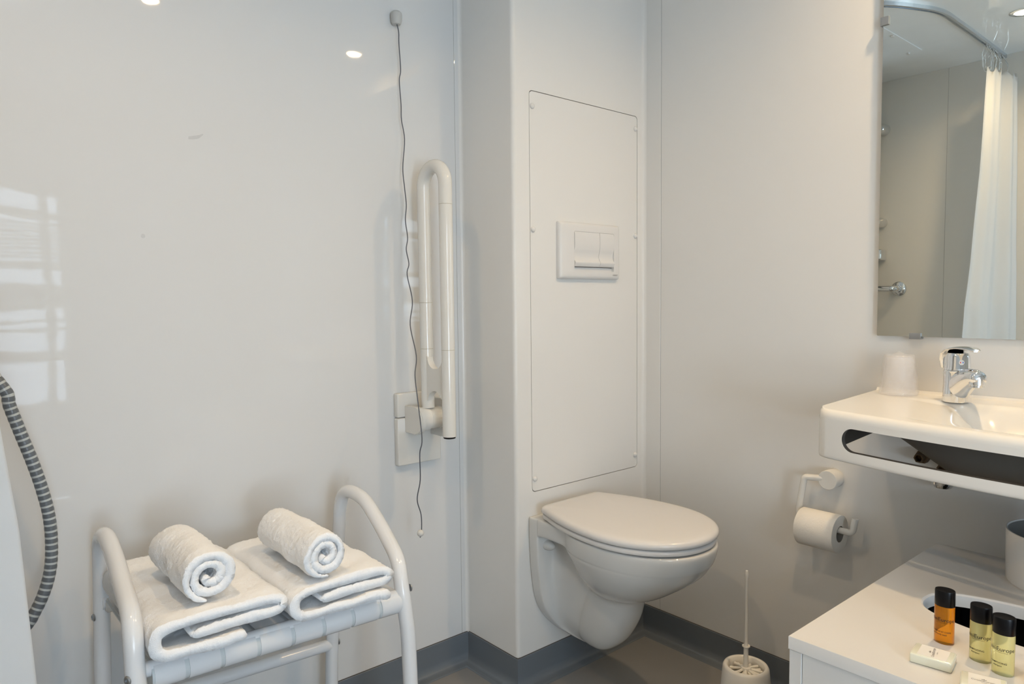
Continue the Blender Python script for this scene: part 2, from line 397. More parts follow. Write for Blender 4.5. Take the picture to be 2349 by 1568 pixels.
def button(x0, x1, name='button'):
    bm = bmesh.new()
    prof = [(1.2380, -0.0152), (1.225, -0.0168), (1.205, -0.0172), (1.190, -0.0155), (1.178, -0.0125), (1.168, -0.0120), (1.160, -0.0145), (1.155, -0.0180), (1.1535, -0.0190), (1.1510, -0.0190), (1.146, -0.0170), (1.1415, -0.0140), (1.1410, -0.006)]
    P = catmull([(0, y, z) for z, y in prof], 4)
    A = [bm.verts.new((x0, YF+p.y, p.z)) for p in P] + [bm.verts.new((x0, YF-0.006, 1.2380))]
    B = [bm.verts.new((x1, YF+p.y, p.z)) for p in P] + [bm.verts.new((x1, YF-0.006, 1.2380))]
    n = len(A)
    for i in range(n): bm.faces.new((A[i], A[(i+1) % n], B[(i+1) % n], B[i]))
    bm.faces.new(A[::-1]); bm.faces.new(B)
    return child(finish(name, bm, PLAST, r, ang=50), r)
button(1.4215, 1.5236); button(1.5248, 1.5845)
bm = bmesh.new(); a_box(bm, BX0+0.001, YF-0.0075, 1.1395, BX1-0.001, YF-0.0065, 1.2375); child(finish('shadow_gap', bm, LINE, r, smooth=False), r)
o = text_mesh('maker_name', 'GEBERIT', 0.0058, PRINTG, r, basis=None, fn=lambda c: Vector((1.5905 + c.x, YF-0.0160, 1.1185 + c.y))); child(o, r)

# ------------------------------------------------------------------ toilet
TX = 1.372
def lerp_tab(tab, z):
    if z >= tab[0][0]: return tab[0][1:]
    for a, b in zip(tab, tab[1:]):
        if a[0] >= z >= b[0]:
            t = (a[0]-z)/(a[0]-b[0]); return [p*(1-t)+q*t for p, q in zip(a[1:], b[1:])]
    return tab[-1][1:]
#      z      v0    w0     wn     vc    ar    af    b
SL = [(0.4670, 0.0, 0.112, 0.114, 0.27, 0.19, 0.205, 0.152),
      (0.4650, 0.0, 0.117, 0.119, 0.27, 0.19, 0.211, 0.158),
      (0.4600, 0.0, 0.119, 0.121, 0.27, 0.19, 0.2135, 0.161),
      (0.4400, 0.0, 0.119, 0.121, 0.27, 0.19, 0.209, 0.160),
      (0.4240, 0.0, 0.119, 0.120, 0.27, 0.19, 0.203, 0.157),
      (0.4190, 0.0, 0.119, 0.112, 0.27, 0.19, 0.200, 0.156),
      (0.4150, 0.0, 0.119, 0.072, 0.27, 0.185, 0.197, 0.1555),
      (0.4060, 0.0, 0.119, 0.064, 0.27, 0.18, 0.191, 0.153),
      (0.3900, 0.0, 0.118, 0.058, 0.27, 0.165, 0.181, 0.147),
      (0.3650, 0.0, 0.117, 0.054, 0.265, 0.150, 0.156, 0.135),
      (0.3450, 0.0, 0.116, 0.053, 0.26, 0.135, 0.132, 0.122),
      (0.3200, 0.0, 0.114, 0.053, 0.25, 0.110, 0.104, 0.099),
      (0.3060, 0.0, 0.112, 0.053, 0.24, 0.098, 0.080, 0.081),
      (0.2980, 0.0, 0.111, 0.053, 0.22, 0.092, 0.077, 0.068),
      (0.2850, 0.0, 0.109, 0.052, 0.205, 0.09, 0.082, 0.063),
      (0.2500, 0.0, 0.104, 0.050, 0.190, 0.085, 0.092, 0.062),
      (0.2200, 0.0, 0.094, 0.047, 0.180, 0.085, 0.088, 0.060),
      (0.1950, 0.0, 0.080, 0.043, 0.172, 0.085, 0.082, 0.056),
      (0.1700, 0.0, 0.060, 0.036, 0.165, 0.085, 0.072, 0.050),
      (0.1500, 0.002, 0.040, 0.028, 0.158, 0.080, 0.057, 0.041),
      (0.1350, 0.020, 0.026, 0.021, 0.152, 0.068, 0.043, 0.031),
      (0.1240, 0.060, 0.014, 0.012, 0.148, 0.045, 0.026, 0.018),
      (0.1200, 0.100, 0.006, 0.006, 0.146, 0.022, 0.012, 0.009)]
def slice_pts(z, row):
    v0, w0, wn, vc, ar, af, b = row
    half = []
    th = max(0.004, 0.034)
    half.append((v0, w0*0.5)); half.append((v0, w0*0.99)); half.append((v0+0.003, w0)); half.append((v0+th*0.90, w0)); half.append((v0+th, w0-min(0.003, w0*0.03))); half.append((v0+th*1.03, w0*0.93+wn*0.07))
    th0 = math.asin(min(0.985, wn/b)); ve = vc - ar*math.cos(th0)
    vs = min(v0+th+0.012, ve-0.004); vs = max(vs, v0+th*1.02) if ve > v0+th*1.1 else ve-0.002
    for t in (0.0, 0.5): half.append((vs+(ve-vs)*t, (w0*0.12+wn*0.88) if t == 0 else wn))
    N = 20
    for k in range(N):
        t = th0 + (PI-th0)*k/N
        c_, s_ = -math.cos(t), math.sin(t)
        e = 0.92
        v = vc + (ar if c_ < 0 else af)*math.copysign(abs(c_)**e, c_); half.append((v, b*abs(s_)**e))
    full = [(v, -u) for v, u in half] + [(vc+af, 0.0)] + [(v, u) for v, u in half[::-1]]
    return full
bm = bmesh.new(); rings = []
for row in SL:
    rings.append([bm.verts.new((TX+u, YF-v, row[0])) for v, u in slice_pts(row[0], row[1:])])
nn = len(rings[0])
for i in range(len(rings)-1):
    for k in range(nn): bm.faces.new((rings[i][k], rings[i][(k+1) % nn], rings[i+1][(k+1) % nn], rings[i+1][k]))
bm.faces.new(rings[0]); bm.faces.new(rings[-1][::-1])
toilet = root('toilet', 'white wall-hung toilet with closed oval lid on the boxed wall', 'toilet', (TX, YF, 0.115))
pan = child(finish('pan', bm, CERAM, toilet, ang=180), toilet)
sub = pan.modifiers.new('s', 'SUBSURF'); sub.levels = 1; sub.render_levels = 2
# fixing caps under the rim in the side recess
for s in (-1, 1):
    bm = bmesh.new(); bmesh.ops.create_uvsphere(bm, u_segments=24, v_segments=16, radius=1.0, matrix=Matrix.Translation((TX+s*0.086, YF-0.040, 0.392)) @ Matrix.Diagonal((0.0145, 0.027, 0.0145, 1)))
    child(finish('fixing_cap', bm, CERAM, toilet), toilet)
def oval(grow, front, back, bw, wmax, n=64):
    """D-oval of the seat: v measured from the wall; straight narrow back, widest at vm"""
    vm = 0.285; out = []; rc = 0.026
    half = []
    for k in range(21):                       # front quarter, from the tip round to the widest point
        t = PI/2*k/20; half.append((vm+(front-vm+grow)*math.cos(t)**0.97, (wmax+grow)*math.sin(t)**0.97))
    for k in range(1, 13):                    # side running back to the corner
        q = k/12; half.append((vm-(vm-back-rc)*q, wmax+grow-(wmax-bw)*q**1.9))
    for k in range(1, 7):
        t = PI/2*k/6; half.append((back-grow+(rc+grow)*(1-math.sin(t)), bw+grow-(rc+grow)*(1-math.cos(t))))
    for k in range(1, 5): half.append((back-grow, (bw-rc)*(1-k/5)))
    half.append((back-grow, 0.0))
    return half + [(v, -u) for v, u in half[-2:0:-1]]
def seat_disc(name, lays, m, dish=0.0):
    bm = bmesh.new(); rings = []
    for z, g in lays:
        q = 1.0 if g > -0.013 else 1.0+(g+0.012)/0.17
        rings.append([bm.verts.new((TX+u*q, YF-(0.26+(v-0.26)*q), z)) for v, u in oval(max(g, -0.012), 0.481, 0.036, 0.117, 0.168)])
    n = len(rings[0])
    for i in range(len(rings)-1):
        for k in range(n): bm.faces.new((rings[i][k], rings[i][(k+1) % n], rings[i+1][(k+1) % n], rings[i+1][k]))
    bm.faces.new(rings[0]); bm.faces.new(rings[-1])
    return child(finish(name, bm, m, toilet, ang=60), toilet)
seat_disc('seat', [(0.4700, -0.010), (0.4705, -0.004), (0.474, -0.0025), (0.4805, -0.0030), (0.4825, -0.007)], SEATM)
seat_disc('lid', [(0.4845, -0.006), (0.4855, -0.0015), (0.488, 0.001), (0.495, 0.001), (0.4995, -0.0015), (0.5022, -0.006), (0.5038, -0.012), (0.5048, -0.022), (0.5058, -0.045), (0.5066, -0.085), (0.5070, -0.11)], SEATM)
for s in (-1, 1):
    bm = bmesh.new(); a_lathe(bm, [(0.014, -0.02), (0.0155, -0.018), (0.0155, 0.018), (0.014, 0.02)], n=24, c=(TX+s*0.060, YF-0.048, 0.482), axis='X')
    child(finish('hinge', bm, SEATM, toilet), toilet)

# ------------------------------------------------------------------ pull cord
r = root('pull_cord', 'dark grey emergency pull cord with white ball hanging from a wall housing', 'pull cord', (0.998, YA, 1.776))
bm = bmesh.new(); a_lathe(bm, [(0.0105, -0.016), (0.0125, -0.013), (0.0145, -0.004), (0.0150, 0.006), (0.0140, 0.013), (0.010, 0.0165)], n=28, c=(0.998, YA-0.0135, 1.776))
a_box(bm, 0.988, YA-0.012, 1.765, 1.008, YA, 1.788, bev=0.003); child(finish('housing', bm, mat('grey_white_plastic', (0.55, 0.55, 0.53), 0.4), r), r)
CORDP = [(0.998, 1.606, 1.765), (1.0001, 1.6, 1.74), (1.0003, 1.6, 1.7109), (1.004, 1.6, 1.6457), (0.9995, 1.6, 1.6172), (1.0033, 1.6, 1.5571), (1.0038, 1.6, 1.5183), (1.012, 1.6, 1.4693), (1.0019, 1.595, 1.3945), (1.0029, 1.59, 1.3436), (1.0041, 1.585, 1.2983), (0.9974, 1.58, 1.2581), (0.9967, 1.57, 1.2125), (0.9857, 1.56, 1.1813), (0.9864, 1.55, 1.1442), (0.9743, 1.54, 1.1159), (0.9756, 1.52, 1.0496), (0.9551, 1.5, 0.9901), (0.9455, 1.46, 0.9167), (0.9279, 1.44, 0.8714), (0.9211, 1.42, 0.816), (0.9184, 1.4, 0.7248), (0.918, 1.41, 0.6867), (0.9375, 1.44, 0.6145), (0.9406, 1.46, 0.5611), (0.9642, 1.48, 0.5134), (0.9712, 1.49, 0.4704), (0.966, 1.489, 0.452)]
bm = bmesh.new(); a_tube(bm, catmull(CORDP, 6), 0.00135, n=8); child(finish('cord', bm, CORD, r), r)
bm = bmesh.new(); bmesh.ops.create_uvsphere(bm, u_segments=24, v_segments=16, radius=0.0088, matrix=Matrix.Translation((0.968, 1.49, 0.463))); child(finish('ball', bm, PLASTG, r), r)

# ------------------------------------------------------------------ folding grab rail
r = root('grab_rail', 'white folding support rail, folded up against the glossy wall', 'grab rail', (1.045, YA, 0.61))
bm = bmesh.new(); a_box(bm, 0.975, YA-0.020, 0.742, 1.112, YA, 0.806, bev=0.004, seg=3); a_box(bm, 0.975, YA-0.020, 0.6125, 1.112, YA, 0.7405, bev=0.004, seg=3)
child(finish('wall_plate', bm, PLASTG, r, ang=30), r)
ya, yb, rr = 1.550, 1.450, 0.0172
bm = bmesh.new()
Ppath = fillet([(1.038, ya, 0.770), (1.034, ya, 1.388), (1.032, yb, 1.388), (1.034, yb, 0.707)], 0.0499, 12)
a_tube(bm, Ppath, rr, n=28); child(finish('tube', bm, PLASTG, r), r)
for x, y, z in ((1.0363, ya, 1.045), (1.037, ya, 0.925), (1.0323, yb, 1.288), (1.0334, yb, 0.926)):
    bm = bmesh.new(); a_lathe(bm, [(rr-0.001, -0.0007), (rr+0.00025, -0.0007), (rr+0.00025, 0.0007), (rr-0.001, 0.0007)], n=28, c=(x, y, z), cap0=False, cap1=False)
    child(finish('joint_ring', bm, mat('joint_beige', (0.50, 0.47, 0.38), 0.5), r), r)
bm = bmesh.new(); web = [(yb, 0.93), (yb, 0.755)] 
lp = [(yb-0.002, 0.922)] + [(yb+0.050-0.033*math.cos(t), 0.904-0.030*math.sin(t)) for t in [PI*k/10 for k in range(11)]] + [(ya+0.002, 0.922), (ya+0.002, 0.79)] + [(yb+0.050+0.033*math.cos(t), 0.79+0.028*math.sin(t)) for t in [PI*k/10 for k in range(11)]] + [(yb-0.002, 0.79)]
a_prism(bm, lp, 'X', 1.026, 1.044)
o = child(finish('web', bm, PLASTG, r, ang=30), r)
bm = bmesh.new(); a_lathe(bm, [(rr-0.001, -0.001), (rr-0.002, -0.0055), (rr-0.004, -0.006)], n=28, c=(1.034, yb, 0.708)); child(finish('end_cap', bm, BLACK, r), r)
# hinge: barrel along X with a D-shaped cheek on each side
bm = bmesh.new(); a_lathe(bm, [(0.0305, -0.036), (0.0315, -0.034), (0.0308, -0.012), (0.0285, -0.010), (0.0285, 0.024), (0.0300, 0.0255), (0.0300, 0.036)], n=40, c=(1.046, ya+0.002, 0.740), axis='X'); child(finish('hinge_barrel', bm, PLASTG, r), r)
def cheek(x0, x1, s=1.0):
    bm = bmesh.new(); yc, zc = ya+0.002, 0.738
    lp = [(YA-0.018, zc+0.042*s)] + [(yc-0.040*s*math.sin(t), zc+0.042*s*math.cos(t)) for t in [PI*k/16 for k in range(17)]] + [(YA-0.018, zc-0.042*s)]
    a_prism(bm, lp, 'X', x0, x1)
    bmesh.ops.bevel(bm, geom=[e for e in bm.edges if abs(e.verts[0].co.x-e.verts[1].co.x) < 1e-6], offset=0.0025, segments=2, affect='EDGES')
    child(finish('hinge_cheek', bm, PLASTG, r, ang=35), r)
cheek(0.997, 1.012, 0.86); cheek(1.078, 1.092, 1.22)

# ------------------------------------------------------------------ shower stool
st = root('shower_stool', 'white tubular shower seat with raised arms and slatted seat beside the wall', 'stool', (0.49, 1.36, 0))
TR = 0.0148
def side(pts, rads, name='side_frame'):
    bm = bmesh.new(); a_tube(bm, fillet(pts, rads, 10), TR, n=24); return child(finish(name, bm, POWDER, st), st)
def side2(pts):
    bm = bmesh.new(); a_tube(bm, catmull(pts, 8), TR, n=24); return child(finish('side_frame', bm, POWDER, st), st)
side2([(0.2550, 1.53, 0.0), (0.2590, 1.53, 0.25), (0.2640, 1.53, 0.4475), (0.2665, 1.53, 0.545), (0.2660, 1.522, 0.590), (0.2660, 1.497, 0.615), (0.2655, 1.455, 0.620), (0.2620, 1.38, 0.605), (0.2550, 1.29, 0.584), (0.2500, 1.225, 0.568), (0.2465, 1.195, 0.545), (0.2450, 1.183, 0.50), (0.2455, 1.177, 0.42), (0.2465, 1.172, 0.2), (0.2475, 1.168, 0.0)])
side2([(0.7320, 1.53, 0.0), (0.7400, 1.53, 0.241), (0.7610, 1.525, 0.5009), (0.7635, 1.520, 0.560), (0.7635, 1.500, 0.600), (0.7630, 1.462, 0.6135), (0.7620, 1.40, 0.608), (0.7570, 1.34, 0.5825), (0.7475, 1.275, 0.553), (0.7370, 1.222, 0.527), (0.7290, 1.195, 0.4872), (0.7300, 1.183, 0.43), (0.7325, 1.178, 0.3725), (0.7335, 1.172, 0.2), (0.7345, 1.168, 0.0)])
# crossbars
bm = bmesh.new(); a_tube(bm, [(0.260, 1.53, 0.256), (0.7405, 1.53, 0.236)], 0.0135, n=20); child(finish('rear_crossbar', bm, POWDER, st), st)
bm = bmesh.new(); a_tube(bm, [(0.252, 1.195, 0.478), (0.722, 1.195, 0.466)], 0.0125, n=20); child(finish('front_seat_rail', bm, POWDER, st), st)
bm = bmesh.new(); a_tube(bm, [(0.264, 1.520, 0.478), (0.738, 1.510, 0.466)], 0.0125, n=20); child(finish('rear_seat_rail', bm, POWDER, st), st)
def seatz(x): return 0.4880 - 0.026*(x-0.27)
edges = [0.268, 0.3195, 0.375, 0.435, 0.496, 0.554, 0.613, 0.671, 0.722]
for a, b in zip(edges, edges[1:]):
    bm = bmesh.new(); yF, rad = 1.197, 0.0225
    prof = [(1.522, 0.0), (yF, 0.0)]
    for k in range(1, 15):
        t = math.radians(235)*k/14; prof.append((yF-rad*math.sin(t), -rad+rad*math.cos(t)))
    inner = [(y+(0.003 if i > 1 else 0), z-0.003) for i, (y, z) in enumerate(prof)]
    inner = []
    for i, (y, z) in enumerate(prof):
        if i < 2: inner.append((y, z-0.003))
        else:
            t = math.radians(235)*(i-1)/14; inner.append((yF-(rad-0.003)*math.sin(t), -rad+(rad-0.003)*math.cos(t)))
    lp = prof + inner[::-1]
    A = [bm.verts.new((a+0.0035, y, z+seatz(a))) for y, z in lp]; B = [bm.verts.new((b-0.0035, y, z+seatz(b))) for y, z in lp]; n = len(lp)
    for i in range(n): bm.faces.new((A[i], A[(i+1) % n], B[(i+1) % n], B[i]))
    bm.faces.new(A[::-1]); bm.faces.new(B)
    child(finish('slat', bm, POWDER, st, ang=50), st)
bm = bmesh.new(); lpp = None
a_tube(bm, [(0.268, 1.197, 0.4880-0.0225), (0.722, 1.197, 0.4763-0.0225)], 0.0208, n=28)
for v0_ in (0,):
    vs = [bm.verts.new(p) for p in ((0.268, 1.20, 0.4855), (0.722, 1.20, 0.4735), (0.722, 1.522, 0.4735), (0.268, 1.522, 0.4855))]
    vb = [bm.verts.new((v.co.x, v.co.y, v.co.z-0.003)) for v in vs]
    bm.faces.new(vs); bm.faces.new(vb[::-1])
    for i in range(4): bm.faces.new((vs[i], vs[(i+1) % 4], vb[(i+1) % 4], vb[i]))
child(finish('seat_base', bm, mat('frosted_seat_plastic', (0.62, 0.66, 0.67), 0.3), st, ang=50), st)
for x, y, z in ((0.283, 1.515, 0.474), ):
    bm = bmesh.new(); a_lathe(bm, [(0.010, -0.016), (0.0145, -0.012), (0.0145, 0.008), (0.018, 0.010), (0.018, 0.016)], n=20, c=(x, y, z), axis='X'); child(finish('bracket', bm, PLASTG, st), st)
# screw heads
def screw(c, d):
    bm = bmesh.new(); a_lathe(bm, [(0.0072, 0.0), (0.0072, 0.0012), (0.0055, 0.0028), (0.0034, 0.0030), (0.0032, 0.0012), (0.0004, 0.0010)], n=18)
    q = Vector((0, 0, 1)).rotation_difference(Vector(d))
    for v in bm.verts: v.co = q @ v.co + Vector(c)
    child(finish('screw', bm, SATIN, st, ang=30), st)
screw((0.2500, 1.526, 0.452), (-1, -0.25, 0.0)); screw((0.2330, 1.173, 0.480), (-0.9, -0.45, 0)); screw((0.7435, 1.186, 0.478), (1, -0.1, 0)); screw((0.7550, 1.528, 0.238), (1, -0.15, 0))

# ------------------------------------------------------------------ towels
def fuzz(bm, amp, sc_, seed):
    bm.normal_update()
    mv = [(v, v.normal.copy()) for v in bm.verts]
    for v, n in mv:
        p = v.co*sc_ + Vector((seed, seed*1.7, 0)); q = v.co*22 + Vector((seed*2, 0, seed))
        v.co += n*(amp*noise.noise(p)*1.4 + 0.0038*noise.noise(q))
def ribbon(bm, path, th0, L, ny=56, taper=0.0):
    """2-D path (x,z) thickened and extruded along y (0..L)"""
    P = [Vector((p[0], p[1], 0)) for p in path]; up = []; dn_ = []
    for i, p in enumerate(P):
        d = (P[min(i+1, len(P)-1)]-P[max(i-1, 0)]).normalized(); n = Vector((-d.y, d.x, 0)); th = th0*(1-0.75*max(0, (i/(len(P)-1)-(1-taper))/taper)) if taper > 0 else th0; up.append(p+n*th/2); dn_.append(p-n*th/2)
    def arc(c, a, b, m=4):
        va = a-c; out = []
        for k in range(1, m): out.append(c + Matrix.Rotation(-PI*k/m, 3, 'Z') @ va)
        return out
    loop = up + arc(P[-1], up[-1], dn_[-1]) + dn_[::-1] + arc(P[0], dn_[0], up[0])
    rings = []
    for j in range(ny+1):
        t = j/ny; y = L*t; e = 1.0
        rings.append([bm.verts.new((q.x, y, q.y)) for q in loop])
    n = len(loop)
    for j in range(ny):
        for k in range(n): bm.faces.new((rings[j][k], rings[j][(k+1) % n], rings[j+1][(k+1) % n], rings[j+1][k]))
    m = len(up)
    for R in (rings[0], rings[-1]):
        a = R[:m]; b = R[m+3:m+3+m][::-1]
        for i in range(m-1): bm.faces.new((a[i], a[i+1], b[i+1], b[i]))
        bm.faces.new([a[-1]] + R[m:m+3] + [b[-1]]); bm.faces.new([b[0]] + R[m+3+m:] + [a[0]])
def dense(path, step=0.0035):
    out = [Vector(path[0])]
    for a, b in zip(path, path[1:]):
        a, b = Vector(a), Vector(b); n = max(1, int((b-a).length/step))
        for k in range(1, n+1): out.append(a+(b-a)*k/n)
    return out
def folded_towel(label, x, y, z, wdt, L, flap, seed, rz=0.0, h=0.062):
    # bottom layer -> round the left end -> top layer -> round the right end -> inner return layer
    th = 0.0160
    zb, zm, zt = th/2, h*0.50+0.001, h-th/2
    pts = [(wdt*flap, zb-0.002), (wdt*flap*0.6, zb), (0.03, zb), (0.012, zb+0.004), (0.004, h*0.35), (0.004, h*0.65), (0.014, zt-0.004), (0.035, zt), (wdt*0.4, zt+0.001), (wdt*0.8, zt-0.001), (wdt-0.018, zt-0.004), (wdt-0.006, zt-0.012), (wdt-0.008, zm+0.004), (wdt-0.022, zm-0.002), (wdt*0.6, zm), (wdt*0.30, zm-0.001)]
    P = [(p.x, p.y) for p in catmull([(a, b, 0) for a, b in pts], 4)]
    P = [(p.x, p.y) for p in dense([Vector((a, b)) for a, b in P])]
    bm = bmesh.new(); ribbon(bm, P, th, L, ny=90)
    # sagging bottom flap edge at the front
    for v in bm.verts:
        f = max(0, 1-(v.co.y/0.05)); s = max(0, min(1, (v.co.x-wdt*flap*0.35)/(wdt*flap*0.65)))
        if v.co.z < zb+th*0.6+0.002: v.co.z -= 0.004*f*s*math.sin(v.co.x*60+seed); v.co.y -= 0.010*f*s
    fuzz(bm, 0.0016, 260, seed)
    r = root('folded_towel', label, 'towel', (x, y, z), group='folded towels on the shower seat', rz=rz)
    finish('cloth', bm, TERRY, r, ang=180)
    # woven hem band on the free edge of the inner layer
    bm = bmesh.new(); P2 = dense([Vector((wdt*0.30-0.006, zm-0.001)), Vector((wdt*0.30+0.012, zm-0.001))]); ribbon(bm, [(p.x, p.y) for p in P2], th*0.5, L-0.006, ny=8)
    for v in bm.verts: v.co.y += 0.001
    finish('hem', bm, HEM, r, ang=180)
    return r
folded_towel('folded white bath towel on the left half of the shower seat', 0.266, 1.158, 0.4960, 0.212, 0.335, 0.62, 3.1, rz=-0.006)
folded_towel('folded white bath towel on the right half of the shower seat', 0.490, 1.158, 0.4905, 0.200, 0.325, 0.90, 8.3, rz=0.01, h=0.060)
def rolled_towel(label, x, y, z, rad, L, seed, rz=0.0, start=0.0):
    bm = bmesh.new(); turns = 2.15; P = []; n = 150; th = 0.0142
    for k in range(n+1):
        t = k/n; a = start + turns*2*PI*t; rr_ = 0.008 + (rad-th/2-0.008)*t**0.85 + 0.004*max(0, (t-0.88)/0.12)*0
        rr_ += 0.0016*math.sin(a*2+seed)*t*(1-t)*2
        P.append((rr_*math.cos(a), rr_*math.sin(a)*0.96))
    ribbon(bm, P, th, L, ny=70, taper=0.12)
    for v in bm.verts:
        d = math.hypot(v.co.x, v.co.z); v.co.y += 0.010*(1-d/rad)*(1 if v.co.y < L/2 else -1)*0.7
    fuzz(bm, 0.0016, 260, seed)
    r = root('rolled_towel', label, 'towel', (x, y, z), group='rolled towels on the shower seat', rz=rz)
    finish('cloth', bm, TERRY, r, ang=180)
    return r
rolled_towel('rolled white hand towel lying on the left folded towel', 0.361, 1.178, 0.6055, 0.0480, 0.195, 1.3, rz=0.0, start=-2.75)
rolled_towel('rolled white hand towel lying on the right folded towel', 0.555, 1.160, 0.5970, 0.0460, 0.220, 5.2, rz=0.0, start=-2.5)

# ------------------------------------------------------------------ shower hose, mixer, slide bar, grab bar, rail, curtain
r = root('shower_mixer', 'chrome shower mixer with slide rail on the shower wall, seen at the mirror edge', 'shower', (XO, 1.57, 1.26))
bm = bmesh.new(); a_tube(bm, [(XO+0.055, 1.575, 1.20), (XO+0.055, 1.575, 1.98)], 0.011, n=20); child(finish('slide_rail', bm, CHROME, r), r)
for z, hh in ((1.905, 0.030), (1.43, 0.026)):
    bm = bmesh.new(); a_lathe(bm, [(hh, 0), (hh, 0.03), (hh*0.9, 0.045), (0.014, 0.065)], n=28, c=(XO, 1.56, z), axis='X'); child(finish('rail_bracket', bm, CHROME, r), r)
bm = bmesh.new(); a_box(bm, XO, 1.535, 1.235, XO+0.07, 1.60, 1.29, bev=0.008, seg=3); child(finish('mixer_body', bm, CHROME, r, ang=40), r)
hosep = [(XO+0.055, 1.575, 1.235), (XO+0.08, 1.57, 1.19), (-0.25, 1.565, 1.16), (-0.05, 1.54, 1.08), (0.07, 1.515, 0.985), (0.1261, 1.5, 0.906), (0.1334, 1.5, 0.8748), (0.1487, 1.5, 0.8191), (0.1626, 1.5, 0.7702), (0.1743, 1.5, 0.721), (0.1828, 1.5, 0.6715), (0.1848, 1.5, 0.623), (0.1815, 1.5, 0.5755), (0.172, 1.5, 0.5378), (0.156, 1.5, 0.5023), (0.1341, 1.5, 0.4731), (0.07, 1.51, 0.435), (-0.05, 1.53, 0.43), (-0.2, 1.56, 0.55), (-0.29, 1.572, 0.85), (-0.325, 1.578, 1.10), (-0.345, 1.58, 1.25)]
hp = catmull(hosep, 26)
# resample evenly so that the bands stay regular
L_ = [0.0]
for a, b in zip(hp, hp[1:]): L_.append(L_[-1]+(b-a).length)
tot = L_[-1]; step = 0.0039; res = []; j = 0
for k in range(int(tot/step)):
    s = k*step
    while L_[j+1] < s: j += 1
    t = (s-L_[j])/(L_[j+1]-L_[j]+1e-9); res.append(hp[j]+(hp[j+1]-hp[j])*t)
bm = bmesh.new(); a_tube(bm, res, [0.0102 if (k % 3) else 0.0096 for k in range(len(res))], n=16, mifn=lambda i: 1 if i % 3 == 2 else 0)
hose = finish('shower_hose', bm, [HOSEG, HOSEL], ang=30)
tag(hose, 'grey and silver ribbed shower hose looping out from behind the curtain', 'hose')
r = root('shower_grab_bar', 'chrome grab bar with round wall flange in the shower, seen in the mirror', 'grab bar', (XO, 1.472, 1.087))
bm = bmesh.new(); a_lathe(bm, [(0.0365, 0.0), (0.0365, 0.006), (0.032, 0.011), (0.020, 0.014), (0.018, 0.03)], n=36, c=(XO, 1.472, 1.087), axis='X'); child(finish('flange', bm, CHROME, r), r)
bm = bmesh.new(); a_tube(bm, fillet([(XO+0.01, 1.472, 1.087), (XO+0.065, 1.472, 1.087), (XO+0.065, YA, 1.087)], 0.02, 8), 0.0155, n=24); child(finish('bar', bm, CHROME, r), r)
# ceiling curtain track
cp = [(XO, 1.040), (-0.1, 1.036), (0.18, 1.035), (0.36, 1.040), (0.49, 1.086), (0.603, 1.147), (0.70, 1.235), (0.77, 1.35), (0.805, 1.48), (0.81, YA)]
cps = catmull([(a, b, 0) for a, b in cp], 8)
bm = bmesh.new(); sec = [(-0.011, 0.0), (-0.011, -0.014), (-0.004, -0.016), (-0.004, -0.010), (0.004, -0.010), (0.004, -0.016), (0.011, -0.014), (0.011, 0.0)]
rings = []
for i, p in enumerate(cps):
    d = (cps[min(i+1, len(cps)-1)]-cps[max(i-1, 0)]).normalized(); n_ = Vector((-d.y, d.x, 0))
    rings.append([bm.verts.new((p.x+n_.x*s, p.y+n_.y*s, H+z)) for s, z in sec])
for i in range(len(rings)-1):
    for k in range(8): bm.faces.new((rings[i][k], rings[i][(k+1) % 8], rings[i+1][(k+1) % 8], rings[i+1][k]))
bm.faces.new(rings[0]); bm.faces.new(rings[-1])
tag(finish('curtain_track', bm, ALU, ang=30), 'curved aluminium shower curtain track on the ceiling, seen in the mirror', 'curtain track')
# curtain, gathered at the end of its track near the opposite wall
def edge_x(z):
    tab = [(2.03, -0.135), (1.57, -0.078), (1.19, 0.010), (1.0, 0.072), (0.93, 0.078), (0.78, 0.094), (0.58, 0.104), (0.06, 0.125)]
    for (z0, x0), (z1, x1) in zip(tab, tab[1:]):
        if z <= z0 and z >= z1: t = (z0-z)/(z0-z1); return x0+(x1-x0)*t
    return tab[0][1] if z > 2 else tab[-1][1]
cr = root('shower_curtain', 'white shower curtain, its edge at the far left and its gathered top in the mirror', 'curtain', (-0.2, 1.03, 2.03))
bm = bmesh.new(); NX, NZ = 150, 90; grid = []
for i in range(NX+1):
    s = i/NX; col = []
    for k in range(NZ+1):
        t = k/NZ; z = 2.035 - t*(2.035-0.05)
        xe = edge_x(z); x = (XO+0.015) + (xe-(XO+0.015))*s
        amp = (0.030*(1-t)+0.050*t)*(1-0.85*max(0, (s-0.8)/0.2))
        g = s**1.25
        y = 1.035 - 0.016 - (0.055+0.060*t)*(1-s)*(1-max(0, 1-s*9)) + 0.55*amp*math.sin(g*2*PI*2.1+1.1+0.6*math.sin(t*2.2)) + 0.006*math.sin(s*2*PI*6.5+t*3)*(1-max(0, (s-0.8)/0.2)) + 0.004*math.sin(s*9+t*17)*t
        z2 = z + (0.012*math.cos(s*2*PI*8.4) - 0.012 if k == 0 else 0)*1.0
        col.append(bm.verts.new((x, y, z2)))
    grid.append(col)
for i in range(NX):
    for k in range(NZ): bm.faces.new((grid[i][k], grid[i+1][k], grid[i+1][k+1], grid[i][k+1]))
o = child(finish('cloth', bm, CURT, cr, ang=180), cr)
sm = o.modifiers.new('t', 'SOLIDIFY'); sm.thickness = 0.0008
